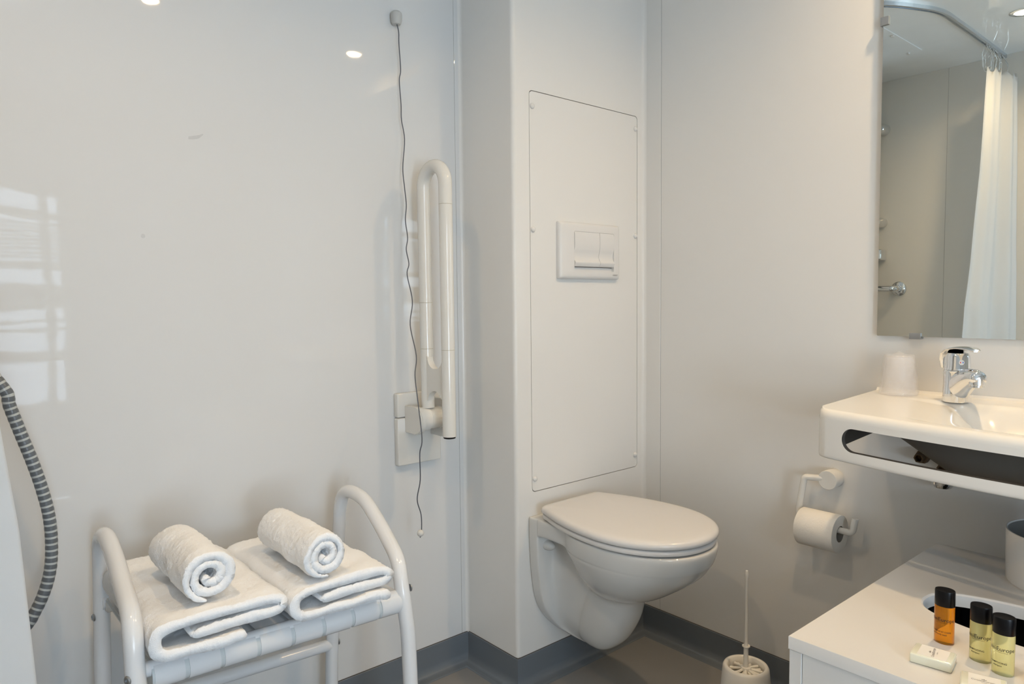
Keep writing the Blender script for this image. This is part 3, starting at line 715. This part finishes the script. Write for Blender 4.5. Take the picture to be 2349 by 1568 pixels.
for k in range(9):
    x = -0.415 + 0.032*k; bm = bmesh.new()
    yy = 1.035-0.01*math.sin(k*1.9)
    a_tube(bm, fillet([(x, 1.036, H-0.013), (x+0.004, yy+0.016, H-0.05), (x+0.002, yy+0.013, H-0.112), (x+0.001, yy-0.012, H-0.118), (x-0.004, yy-0.016, H-0.06), (x, 1.035, H-0.013)], 0.008, 4), 0.0015, n=8)
    child(finish('hook', bm, CHROME, cr), cr)

# ------------------------------------------------------------------ mirror
MX, MY1, MY0, MZ0, MZ1 = 1.727, 0.700, -0.45, 0.958, 2.02
r = root('wall_mirror', 'large frameless mirror clipped to the wall above the washbasin', 'mirror', (XB, 0.12, MZ0))
bm = bmesh.new(); a_box(bm, MX+0.0045, MY0, MZ0, MX+0.0055, MY1, MZ1); a_box(bm, MX, MY0+0.001, MZ0+0.001, MX+0.0045, MY1-0.001, MZ1-0.001)
for f in bm.faces:
    f.material_index = 0 if (abs(f.normal.x) > 0.9) else 1
child(finish('glass', bm, [MIRR, GEDGE], r, smooth=False), r)
def clip(y0, y1, z0, z1, side_):
    bm = bmesh.new()
    a_box(bm, MX-0.004, y0, z0, MX-0.0008, y1, z1, bev=0.0006)
    if side_: a_box(bm, MX-0.004, y1-0.0, z0, XB, y1+0.003, z1)
    else: a_box(bm, MX-0.004, y0, z0-0.003, XB, y1, z0+0.001)
    child(finish('clip', bm, SATIN, r, smooth=False), r)
clip(0.686, 0.7015, 1.665, 1.684, True); clip(0.604, 0.628, 0.9555, 0.9665, False); clip(-0.26, -0.236, 0.9555, 0.9665, False)

# ------------------------------------------------------------------ washbasin
YR = -0.30
def front_x(Y):
    s = max(0.0, min(1.0, (0.668-Y)/(0.668-YR)))       # 0 left corner, 1 right corner
    bow = 0.078*math.sin(PI*min(1, s))**0.9 + 0.0
    x = 1.362 - bow
    rc = 0.030; dl = (0.690-Y)
    for d in (0.668-Y, Y-YR):
        if d < rc: x += rc-math.sqrt(max(0, rc*rc-(rc-d)**2)) if d > 0 else rc
    return x
def left_y(x): return 0.668 + (x-1.37)*0.032/0.37
def bowl_depth(x, y, under=False):
    """the bowl: a rounded trapezoid basin whose left side slopes diagonally"""
    fx = front_x(y)
    # signed distances to the bowl sides (positive inside)
    d_back = (1.640-x)
    d_front = (x-(fx+0.050))
    nx, ny = -0.55, -0.835            # left side runs from (1.646,.554) to (1.315,.438)
    # line through both points: direction (-.331,-.116)
    dx, dy = -0.331, -0.116; ln = math.hypot(dx, dy)
    d_left = -((x-1.646)*(-dy) + (y-0.554)*dx)/ln*-1.0
    d_left = ((x-1.646)*dy - (y-0.554)*dx)/ln
    d_left = -d_left if ((1.5-1.646)*dy-(0.1-0.554)*dx) < 0 else d_left
    d_right = y-(YR+0.09)
    def sm(d, w_): t = max(0.0, min(1.0, d/w_)); return t*t*(3-2*t)
    steep = sm(d_back, 0.060)*sm(d_front, 0.085)*sm(d_left-0.020, 0.11)*sm(d_right, 0.1)
    shallow = sm(d_left+0.055, 0.08)*sm(d_back+0.01, 0.03)*sm(d_front+0.018, 0.03)*sm(d_right+0.03, 0.05)
    if under: return max(0.076*max(0.0, min(1.0, (d_left+0.085)/0.125))*sm(d_back+0.06, 0.03)*sm(d_front+0.021, 0.02)*sm(d_right+0.06, 0.1), 0.0)
    return 0.080*steep + 0.0060*shallow
NY = 150
def station_profile(j):
    s = j/NY; rows = []
    yb_ = 0.700*(1-s) + YR*s; yf_ = 0.668*(1-s) + YR*s
    def yat(x): t = (XB-x)/(XB-1.362); t = max(0, min(1, t)); return yb_*(1-t)+yf_*t
    fx = front_x(yf_)
    NT = 70; top = 0.8300
    rows.append(('t', XB-0.0005, yat(XB), top+0.006)); rows.append(('t', XB-0.004, yat(XB), top+0.0062)); rows.append(('t', XB-0.0075, yat(XB), top+0.001))
    x0, x1 = XB-0.011, fx+0.016
    for k in range(NT+1):
        x = x0+(x1-x0)*k/NT; y = yat(x); rows.append(('t', x, y, top-bowl_depth(x, y)))
    for k in range(1, 8):
        t = PI/2*k/7; rows.append(('f', fx+0.016-0.016*math.sin(t), yf_, top-0.016+0.016*math.cos(t)))
    rows.append(('u', fx+0.006, yf_, 0.8125)); rows.append(('u', fx+0.014, yf_, 0.812))
    return rows, fx, yat
bm = bmesh.new(); cols = []
for j in range(NY+1):
    rows, fx, yat = station_profile(j)
    und = []
    for k in range(31):
        x = fx+0.014 + (XB-0.0005-fx-0.014)*k/30; y = yat(x); dd = bowl_depth(x, y)
        und.append(('u', x, y, 0.812 - max(dd*0.85, bowl_depth(x, y, True))))
    rows = rows + und[1:]
    cols.append([(bm.verts.new((x, y, z)), k) for k, x, y, z in rows])
m_ = len(cols[0])
for j in range(NY):
    for k in range(m_):
        a, b = cols[j][k], cols[j][(k+1) % m_]; c_, d_ = cols[j+1][(k+1) % m_], cols[j+1][k]
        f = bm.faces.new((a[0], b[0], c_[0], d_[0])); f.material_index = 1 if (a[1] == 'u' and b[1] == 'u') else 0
for cc in (cols[0], cols[-1]):
    f = bm.faces.new([v for v, _ in cc]); f.material_index = 0
wb = root('washbasin', 'white washbasin with bowed apron and towel slot fixed to the right wall', 'washbasin', (XB, 0.2, 0.735))
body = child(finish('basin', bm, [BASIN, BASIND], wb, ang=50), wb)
# left and right side aprons
for (ya_, side_) in ((0, 'L'), (1, 'R')):
    bm = bmesh.new()
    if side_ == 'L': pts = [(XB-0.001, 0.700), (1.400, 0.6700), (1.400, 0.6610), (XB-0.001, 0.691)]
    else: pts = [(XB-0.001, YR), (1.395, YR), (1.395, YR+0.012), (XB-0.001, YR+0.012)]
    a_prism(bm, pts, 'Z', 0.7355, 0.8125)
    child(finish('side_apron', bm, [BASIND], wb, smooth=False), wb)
# front apron with the long rounded slot
ys0, ys1, zc, hr = 0.604, -0.24, 0.7795, 0.0225
def slot_h(y):
    if y >= ys0 or y <= ys1: return 0.0
    if y > ys0-hr: d = y-(ys0-hr)
    elif y < ys1+hr: d = (ys1+hr)-y
    else: return hr
    return math.sqrt(max(0.0, hr*hr-d*d))
ysn = sorted(set([round(0.668+(YR-0.668)*k/150, 6) for k in range(151)] + [round(0.668-0.034*(k/16)**2, 6) for k in range(17)] + [round(ys0-hr+hr*math.cos(PI/2*k/14), 6) for k in range(15)] + [round(ys1+hr-hr*math.cos(PI/2*k/14), 6) for k in range(15)]), reverse=True)
AT, N1 = 0.0125, 4
bm = bmesh.new(); O_, I_ = [], []
for y in ysn:
    h_ = slot_h(y); fx = front_x(y)
    zs = [0.7350, 0.7360, 0.7385, 0.7425] + [0.7425+(zc-h_-0.7425)*k/N1 for k in range(1, N1+1)]
    xo = [0.0050, 0.0022, 0.0006, 0.0] + [0.0]*N1
    zs2 = [zc+h_+(0.8140-zc-h_)*k/N1 for k in range(N1+1)]
    O_.append([bm.verts.new((fx+o, y, z)) for o, z in zip(xo, zs)] + [bm.verts.new((fx, y, z)) for z in zs2])
    I_.append([bm.verts.new((fx+AT-(0.004 if k_ == 0 else 0), y, z)) for k_, z in enumerate(zs)] + [bm.verts.new((fx+AT, y, z)) for z in zs2])
nl = 4+N1; nt_ = len(O_[0])
for j in range(len(ysn)-1):
    opened = slot_h(ysn[j]) > 1e-6 or slot_h(ysn[j+1]) > 1e-6
    for k in range(nt_-1):
        if k == nl-1 and opened:
            for q in (nl-1, nl):
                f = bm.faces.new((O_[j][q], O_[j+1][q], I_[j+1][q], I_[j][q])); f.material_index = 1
            continue
        f = bm.faces.new((O_[j][k], O_[j+1][k], O_[j+1][k+1], O_[j][k+1])); f.material_index = 0
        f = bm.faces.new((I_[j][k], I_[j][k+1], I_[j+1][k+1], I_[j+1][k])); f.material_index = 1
    f = bm.faces.new((O_[j][0], I_[j][0], I_[j+1][0], O_[j+1][0])); f.material_index = 0
for j in (0, -1):
    for k in range(nt_-1):
        if k != nl-1: bm.faces.new((O_[j][k], O_[j][k+1], I_[j][k+1], I_[j][k]))
bmesh.ops.remove_doubles(bm, verts=bm.verts, dist=1e-6)
bmesh.ops.dissolve_degenerate(bm, dist=1e-7, edges=bm.edges)
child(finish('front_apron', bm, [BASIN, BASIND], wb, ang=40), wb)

# tap: turned towards the bowl
FD = Vector((-0.76, -0.65, 0)).normalized(); FS = Vector((FD.y, -FD.x, 0))
fc = Vector((1.655, 0.508, 0.830)); up = Vector((0, 0, 1))
r = root('basin_tap', 'chrome single-lever mixer tap on the washbasin', 'tap', fc)
FM = Matrix((FD, FS, up)).transposed()      # local x forward, y side, z up
def fl(bm): 
    for v in bm.verts: v.co = FM @ v.co
bm = bmesh.new(); a_lathe(bm, [(0.0262, 0.0), (0.0265, 0.002), (0.0258, 0.02), (0.0250, 0.040), (0.0250, 0.0600), (0.0256, 0.0640), (0.0240, 0.0660)], n=40); fl(bm); finish('body', bm, CHROME, r)
bm = bmesh.new()
sp = [(0.0, 0, 0.040), (0.022, 0, 0.046), (0.045, 0, 0.0545), (0.068, 0, 0.060), (0.084, 0, 0.0600), (0.096, 0, 0.0555)]
spc = catmull(sp, 5); NR = len(spc)
rings = []
for i, p in enumerate(spc):
    t = i/(NR-1); ry = 0.0225*(1-t)+0.0150*t; rz_ = 0.026*(1-t)**1.5+0.0120; ry *= (1 if i < NR-3 else (0.92, 0.75, 0.45)[i-NR+3]); rz_ *= (1 if i < NR-3 else (0.92, 0.75, 0.45)[i-NR+3])
    rings.append([bm.verts.new((p.x, ry*math.cos(a), p.z+rz_*math.sin(a)-(0.010*(1-t)))) for a in [2*PI*k/28 for k in range(28)]])
for i in range(NR-1):
    for k in range(28): bm.faces.new((rings[i][k], rings[i][(k+1) % 28], rings[i+1][(k+1) % 28], rings[i+1][k]))
bm.faces.new(rings[0]); bm.faces.new(rings[-1]); fl(bm); finish('spout', bm, CHROME, r, ang=60)
bm = bmesh.new(); a_lathe(bm, [(0.0140, 0.012), (0.0142, 0.0), (0.0125, -0.001), (0.0125, -0.005), (0.0105, -0.006)], n=28, c=(0.083, 0, 0.045)); fl(bm); finish('aerator', bm, CHROME, r)
bm = bmesh.new(); a_lathe(bm, [(0.0245, 0.0665), (0.0245, 0.069), (0.0240, 0.070), (0.0225, 0.094), (0.0190, 0.101), (0.004, 0.104)], n=36); fl(bm); finish('cartridge_cap', bm, CHROME, r)
bm = bmesh.new(); rings = []
lv = [(-0.030, 0.068, 0.020, 0.004), (-0.028, 0.085, 0.024, 0.005), (-0.020, 0.100, 0.025, 0.006), (0.0, 0.1085, 0.0245, 0.007), (0.025, 0.1125, 0.021, 0.006), (0.050, 0.1130, 0.016, 0.005), (0.070, 0.1110, 0.011, 0.004), (0.077, 0.1105, 0.006, 0.0025)]
lvp = catmull([(a, b, c_) for a, b, c_, d_ in lv], 4); N_ = len(lvp)
for i, p in enumerate(lvp):
    q = lvp[min(i+1, N_-1)]-lvp[max(i-1, 0)]; ang = math.atan2(q.y, q.x); hw = p.z; ht = 0.0055*(1-0.5*i/N_)
    rings.append([bm.verts.new((p.x-math.sin(ang)*ht*math.sin(a), hw*math.cos(a), p.y+math.cos(ang)*ht*math.sin(a))) for a in [2*PI*k/24 for k in range(24)]])
for i in range(N_-1):
    for k in range(24): bm.faces.new((rings[i][k], rings[i][(k+1) % 24], rings[i+1][(k+1) % 24], rings[i+1][k]))
bm.faces.new(rings[0]); bm.faces.new(rings[-1]); fl(bm); finish('lever', bm, CHROME, r, ang=60)
bm = bmesh.new(); a_lathe(bm, [(0.0052, 0.0), (0.0052, 0.0012)], n=20, c=(0.0232, 0.003, 0.083), axis='X'); fl(bm); bd = finish('temperature_badge', bm, PLASTG, r)
for s, mm, nm in ((1, RED, 'hot_mark'), (-1, BLUE, 'cold_mark')):
    bm = bmesh.new(); a_box(bm, 0.0244, 0.003+s*0.0024-0.0008, 0.0815, 0.0248, 0.003+s*0.0024+0.0008, 0.0845); fl(bm); finish(nm, bm, mm, bd, smooth=False)

# wrapped tumbler
r = root('wrapped_tumbler', 'plastic tumbler in clear wrap, upside down on the back corner of the washbasin', 'tumbler', (1.682, 0.632, 0.8305))
bm = bmesh.new(); a_lathe(bm, [(0.0375, 0.0), (0.0380, 0.004), (0.0372, 0.016), (0.0360, 0.018), (0.0325, 0.052), (0.0290, 0.082), (0.0275, 0.0845), (0.0255, 0.082), (0.029, 0.05), (0.0345, 0.004)], n=44, cap0=False, cap1=False)
bm.faces.new([v for v in bm.verts if abs(v.co.z-0.0845) < 1e-6][:44]) if False else None
finish('cup', bm, CUPM, r)
bm = bmesh.new(); prof = [(0.0405, 0.0003), (0.0400, 0.010), (0.0382, 0.030), (0.0350, 0.060), (0.0318, 0.084), (0.0300, 0.0885), (0.022, 0.0895), (0.012, 0.0905), (0.005, 0.094), (0.0008, 0.0965)]
a_lathe(bm, prof, n=56, cap0=False)
for v in bm.verts:
    n_ = noise.noise(v.co*70+Vector((3, 1, 2))); d = Vector((v.co.x, v.co.y, 0)); v.co += d.normalized()*n_*0.0022 if d.length > 0.002 else Vector()
finish('wrap', bm, mat('clear_film', (0.95, 0.92, 0.91), 0.08, spec=1.0, alpha=0.20, bump=[(55, 0.008, 1.0), (160, 0.003, 1.0)]), r)

# stop valves under the basin
def valve(label, x, y, z):
    r = root('stop_valve', label, 'valve', (XB, y, z), group='brass water valves under the washbasin')
    bm = bmesh.new(); a_lathe(bm, [(0.010, 0.0), (0.010, -0.010), (0.0150, -0.010), (0.0150, -0.030), (0.0105, -0.031), (0.0105, -0.046), (0.0075, -0.0465), (0.0075, -0.030)], n=6, axis='X', c=(0, 0, 0)); finish('hex_nut', bm, BRASS, r, smooth=False)
    return r
valve('dark brass valve nut seen through the washbasin slot, the left one', 1.7, 0.592, 0.690)
v2 = valve('dark brass valve with handwheel beside the sloping basin underside, the right one', 1.7, 0.546, 0.672)
bm = bmesh.new(); a_lathe(bm, [(0.010, 0.0), (0.021, -0.006), (0.0215, -0.020), (0.017, -0.028), (0.006, -0.030)], n=28, c=(-0.034, 0, -0.012)); finish('handwheel', bm, CHROME, v2)
# trap in the dark behind
bm = bmesh.new(); a_tube(bm, fillet([(1.52, 0.06, 0.725), (1.52, 0.06, 0.60), (1.62, 0.06, 0.60), (1.62, 0.06, 0.66), (XB, 0.06, 0.66)], 0.028, 8), 0.016, n=20)
tag(finish('drain_trap', bm, PLAST, ang=60), 'white drain trap below the washbasin bowl, running into the wall', 'drain pipe')

# ------------------------------------------------------------------ toilet paper holder and roll
r = root('paper_holder', 'white toilet roll holder with round wall boss and bent rod', 'toilet roll holder', (XB, 0.80, 0.60))
bm = bmesh.new(); a_lathe(bm, [(0.0225, 0.0), (0.0235, -0.002), (0.0240, -0.040), (0.0225, -0.042)], n=44, c=(XB, 0.797, 0.601), axis='X'); child(finish('wall_boss', bm, PLASTG, r), r)
bm = bmesh.new(); a_tube(bm, fillet([(1.710, 0.797, 0.603), (1.692, 0.852, 0.601), (1.688, 0.863, 0.520), (1.681, 0.857, 0.492), (1.681, 0.727, 0.490), (1.684, 0.722, 0.526)], [0.008, 0.016, 0.02, 0.012, 0.016], 8), 0.0078, n=20)
child(finish('rod', bm, PLASTG, r), r)
r = root('toilet_roll', 'white toilet paper roll hanging on the holder beside the toilet', 'toilet roll', (1.681, 0.815, 0.4775))
bm = bmesh.new(); R_, ri, hl = 0.0455, 0.0195, 0.0475
prof = [(ri, -hl), (R_-0.001, -hl), (R_, -hl+0.0012), (R_, hl-0.0012), (R_-0.001, hl), (ri, hl)]
a_lathe(bm, prof, n=72, axis='Y', cap0=False, cap1=False)
finish('paper', bm, PAPER, r, ang=40)
r.location = (1.681, 0.8035, 0.491+0.0078-ri+0.0015)
bm = bmesh.new(); a_lathe(bm, [(ri, -hl), (ri, hl), (ri-0.0012, hl), (ri-0.0012, -hl)], n=48, axis='Y', cap0=False, cap1=False)
n = 48; finish('core', bm, CARD, r)

# ------------------------------------------------------------------ toilet brush
r = root('toilet_brush', 'white toilet brush standing in a tapered white holder on the floor', 'toilet brush', (1.490, 0.888, 0.0))
bm = bmesh.new(); prof = [(0.058, 0.0), (0.063, 0.003), (0.0625, 0.04), (0.0585, 0.12), (0.0535, 0.168), (0.0505, 0.1735), (0.0460, 0.1745), (0.0420, 0.1720), (0.0400, 0.160), (0.042, 0.05), (0.040, 0.02)]
a_lathe(bm, prof, n=56); finish('holder', bm, PLASTG, r, ang=50)
bm = bmesh.new()
for k in range(24):
    a = 2*PI*k/24; d = Vector((math.cos(a), math.sin(a), 0)); s = Vector((-d.y, d.x, 0)); z = 0.157+0.004*((k % 3)-1)
    p = [d*0.010+Vector((0, 0, z+0.005)), d*0.036+s*0.0035+Vector((0, 0, z+0.002)), d*0.036-s*0.0035+Vector((0, 0, z+0.002))]
    a_tube(bm, [d*0.008+Vector((0, 0, z+0.004)), d*0.037+Vector((0, 0, z))], [0.0028, 0.0036], n=7)
for i in range(4):
    a_lathe(bm, [(0.014, 0.09+0.017*i), (0.034, 0.094+0.017*i), (0.034, 0.100+0.017*i), (0.014, 0.104+0.017*i)], n=24)
finish('bristles', bm, mat('white_bristle', (0.78, 0.76, 0.70), 0.7), r, ang=30)
bm = bmesh.new()
a_lathe(bm, [(0.012, 0.06), (0.012, 0.160), (0.0125, 0.1660), (0.0115, 0.1690), (0.0060, 0.1700), (0.0056, 0.2160), (0.0095, 0.2195), (0.0092, 0.2215), (0.0045, 0.2205), (0.0038, 0.230), (0.0034, 0.385), (0.0044, 0.390), (0.0046, 0.398), (0.0030, 0.4035), (0.0005, 0.4045)], n=24)
finish('handle', bm, PLASTG, r, ang=40)

# ------------------------------------------------------------------ cabinet under the basin
CX0, CX1, CY0, CY1, CT = 0.9715, 1.567, -0.20, 0.510, 0.550
cab = root('cabinet', 'white laminate cabinet with an oval opening in its top, under the washbasin', 'cabinet', ((CX0+CX1)/2, (CY0+CY1)/2, 0))
HC, HA, HB = (1.264, 0.20), 0.078, 0.225
def hole_loop(g, n=64): 
    out = []
    for k in range(n):
        t = 2*PI*k/n; c_, s_ = math.cos(t), math.sin(t)
        out.append((HC[0]+0.0+(HA+g)*math.copysign(abs(c_)**0.75, c_), HC[1]+(HB+g)*math.copysign(abs(s_)**0.75, s_)))
    return out
bm = bmesh.new()
n = 64; TT = 0.019
def rect_pt(i):
    x, y = hole_loop(0)[i]; dx, dy = x-HC[0], y-HC[1]
    ts = []
    if dx > 1e-9: ts.append((CX1-HC[0])/dx)
    if dx < -1e-9: ts.append((CX0-HC[0])/dx)
    if dy > 1e-9: ts.append((CY1-HC[1])/dy)
    if dy < -1e-9: ts.append((CY0-HC[1])/dy)
    t = min(ts); return (HC[0]+dx*t, HC[1]+dy*t)
outer_p = [rect_pt(i) for i in range(n)]
for cxy in ((CX1, CY1), (CX0, CY1), (CX0, CY0), (CX1, CY0)):
    i = min(range(n), key=lambda q: (outer_p[q][0]-cxy[0])**2+(outer_p[q][1]-cxy[1])**2); outer_p[i] = cxy
lays = [(outer_p, CT-TT, 0), (outer_p, CT-0.0008, 0), ([(HC[0]+(x-HC[0])*0.9985, HC[1]+(y-HC[1])*0.9985) for x, y in outer_p], CT, 0), (hole_loop(0.014), CT, 0), (hole_loop(0.011), CT+0.0012, 0), (hole_loop(0.003), CT+0.0012, 0), (hole_loop(0.0), CT-0.001, 0), (hole_loop(-0.001), CT-TT, 0)]
rings = [[bm.verts.new((x, y, z)) for x, y in lp] for lp, z, _ in lays]
for i in range(len(rings)-1):
    for k in range(n): bm.faces.new((rings[i][k], rings[i][(k+1) % n], rings[i+1][(k+1) % n], rings[i+1][k]))
for k in range(n): bm.faces.new((rings[-1][k], rings[-1][(k+1) % n], rings[0][(k+1) % n], rings[0][k]))
child(finish('top_board', bm, LAMIN, cab, ang=30), cab)
bm = bmesh.new(); a_box(bm, CX0+0.0015, CY1-0.0195, 0.06, CX1, CY1-0.001, CT-TT-0.001, bev=0.0006, seg=1); child(finish('side_panel', bm, LAMIN, cab, smooth=False), cab)
bm = bmesh.new(); a_box(bm, CX0+0.0015, CY0+0.001, 0.06, CX1, CY0+0.0195, CT-TT-0.001, bev=0.0006, seg=1); child(finish('side_panel', bm, LAMIN, cab, smooth=False), cab)
bm = bmesh.new(); a_box(bm, CX0+0.0035, CY0+0.0201, 0.065, CX0+0.021, CY1-0.0201, CT-TT-0.0016, bev=0.0006, seg=1); child(finish('door', bm, LAMIN, cab, smooth=False), cab)
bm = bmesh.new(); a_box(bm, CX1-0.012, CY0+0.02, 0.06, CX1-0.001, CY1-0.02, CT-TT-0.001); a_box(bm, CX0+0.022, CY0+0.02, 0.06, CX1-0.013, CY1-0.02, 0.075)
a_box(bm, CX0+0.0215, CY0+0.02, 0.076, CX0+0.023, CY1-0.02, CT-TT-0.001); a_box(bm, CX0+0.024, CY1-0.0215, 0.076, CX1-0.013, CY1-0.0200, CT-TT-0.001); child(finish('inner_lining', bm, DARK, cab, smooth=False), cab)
bm = bmesh.new(); a_box(bm, 1.345, 0.375, 0.49, 1.375, 0.40, 0.525, bev=0.004); child(finish('inner_latch', bm, BLACK, cab, smooth=False), cab)
for x in (CX0+0.06, CX1-0.06):
    for y in (CY0+0.06, CY1-0.06):
        bm = bmesh.new(); a_lathe(bm, [(0.025, -0.01), (0.027, -0.007), (0.027, 0.007), (0.025, 0.01)], n=28, c=(x, y, 0.027), axis='Y'); a_box(bm, x-0.012, y-0.014, 0.03, x+0.012, y+0.014, 0.06)
        child(finish('castor', bm, BLACK, cab), cab)

# white bin on the cabinet
r = root('white_bin', 'white open round container standing at the back of the cabinet top', 'container', (1.493, 0.2785, CT))
bm = bmesh.new(); a_lathe(bm, [(0.090, 0.0), (0.0915, 0.003), (0.0930, 0.088), (0.0930, 0.0905), (0.0915, 0.0910), (0.0900, 0.0890), (0.0885, 0.006), (0.080, 0.004)], n=72, mif=lambda i: 1 if i >= 5 else 0)
finish('shell', bm, [PLAST, mat('grey_liner', (0.20, 0.20, 0.19), 0.6)], r, ang=40)

# ------------------------------------------------------------------ toiletries
def bottle(label, x, y, m, lines, rz, first=None):
    r = root('toiletry_bottle', label, 'bottle', (x, y, CT), group='small toiletry bottles with black caps on the cabinet', rz=rz)
    A_, B_ = 0.0130, 0.0112
    bm = bmesh.new(); a_lathe(bm, [(0.90, 0.0), (1.0, 0.0015), (1.0, 0.0555), (0.985, 0.057)], n=44, sx=A_, sy=B_)
    finish('bottle_body', bm, m, r, ang=50); r.scale = (1, 1, 0.955)
    bm = bmesh.new(); a_lathe(bm, [(0.72, 0.056), (0.72, 0.041), (0.55, 0.036), (0.3, 0.0335)], n=36, sx=A_, sy=B_)
    bm.free()
    bm = bmesh.new(); a_lathe(bm, [(0.99, 0.0572), (1.005, 0.058), (1.005, 0.0790), (0.97, 0.0806), (0.1, 0.0810)], n=44, sx=A_, sy=B_); finish('cap', bm, BLACK, r, ang=50)
    def wrapf(z0):
        def f(c):
            a = (c.x-0.0035)/A_; return Vector(((A_+0.0002)*math.sin(a), -(B_+0.0003)*math.cos(a), z0+c.y))
        return f
    for txt, sz, z0, mm in lines:
        text_mesh('printing', txt, sz, mm, r, fn=wrapf(z0), bold=0.00004, seg=0.0025)
    bm = bmesh.new(); lw = 0.0085
    for k in range(12):
        a0 = -lw/A_+2*lw/A_*k/12; a1 = -lw/A_+2*lw/A_*(k+1)/12
        q = [Vector(((A_+0.0002)*math.sin(a), -(B_+0.0003)*math.cos(a), z)) for a, z in ((a0, 0.0328), (a1, 0.0328), (a1, 0.0331), (a0, 0.0331))]
        bm.faces.new([bm.verts.new(p) for p in q])
    finish('printed_rule', bm, PRINT, r)
    return r
gel = [('CroisiEurope', 0.0078, 0.0372, PRINT), ('GEL CHEVEUX ET CORPS', 0.0028, 0.0190, PRINT), ('hair & body wash', 0.0030, 0.0150, PRINT)]
sh = [('CroisiEurope', 0.0078, 0.0372, PRINT), ('SHAMPOOING', 0.0034, 0.0178, PRINT), ('shampoo', 0.0030, 0.0138, PRINT)]
def face_cam(x, y, off): return math.atan2(-y, -x) + PI/2 + off
bottle('small bottle of orange gel with black cap, standing whole behind the soap bar', 1.121, 0.352, ORANGE, gel, face_cam(1.121, 0.352, -0.30))
bottle('yellow shampoo bottle with black cap, nearest the orange bottle, left one of the two yellow', 1.101, 0.301, YELLOW, sh, face_cam(1.101, 0.301, -0.25))
bottle('yellow shampoo bottle with black cap, right one of the two yellow', 1.084, 0.270, YELLOW, sh, face_cam(1.084, 0.270, -0.28))
bottle('small orange gel bottle cut off by the right edge of the view', 1.080, 0.226, ORANGE, gel, face_cam(1.080, 0.226, -0.30))
def soap(label, cx_, cy_, rz, tr):
    r = root('soap_bar', label, 'soap', (cx_, cy_, CT), group='wrapped soap bars on the cabinet', rz=rz)
    bm = bmesh.new(); a_box(bm, -0.025, -0.0195, 0.0, 0.025, 0.0195, 0.0135, bev=0.0025, seg=3); finish('wrapped_block', bm, SOAPW, r, ang=50)
    bm = bmesh.new(); a_box(bm, -0.0165, -0.0165, 0.0133, 0.0180, 0.0165, 0.0138); finish('label_card', bm, SOAPL, r, smooth=False)
    for txt, sz, dy in (('CroisiEurope', 0.0052, 0.0), ('SAVON', 0.0018, -0.0045)):
        R_m = Matrix.Rotation(tr, 3, 'Z')
        text_mesh('printing', txt, sz, PRINTG, r, fn=lambda c, dy=dy: R_m @ Vector((c.x, c.y+dy, 0)) + Vector((0.0005, 0, 0.01395)), bold=0.00003)
    bm = bmesh.new()
    R_m = Matrix.Rotation(tr, 3, 'Z')
    for dx, h_ in ((-0.002, 0.0016), (0.0, 0.0026), (0.002, 0.0016)):
        q = [R_m @ Vector((dx+a, 0.0032+b, 0)) + Vector((0.0005, 0, 0.01395)) for a, b in ((-0.0012, 0), (0.0012, 0), (0.0003, h_), (-0.0003, h_))]
        bm.faces.new([bm.verts.new(p) for p in q])
    finish('emblem', bm, PRINTG, r, smooth=False)
    return r
soap('wrapped white soap bar in front of the orange bottle, its label turned sideways', 1.0455, 0.341, math.radians(-82), math.radians(96))
soap('wrapped white soap bar at the lower edge, in front of the yellow bottles', 1.0125, 0.272, math.radians(-74), 0.0)
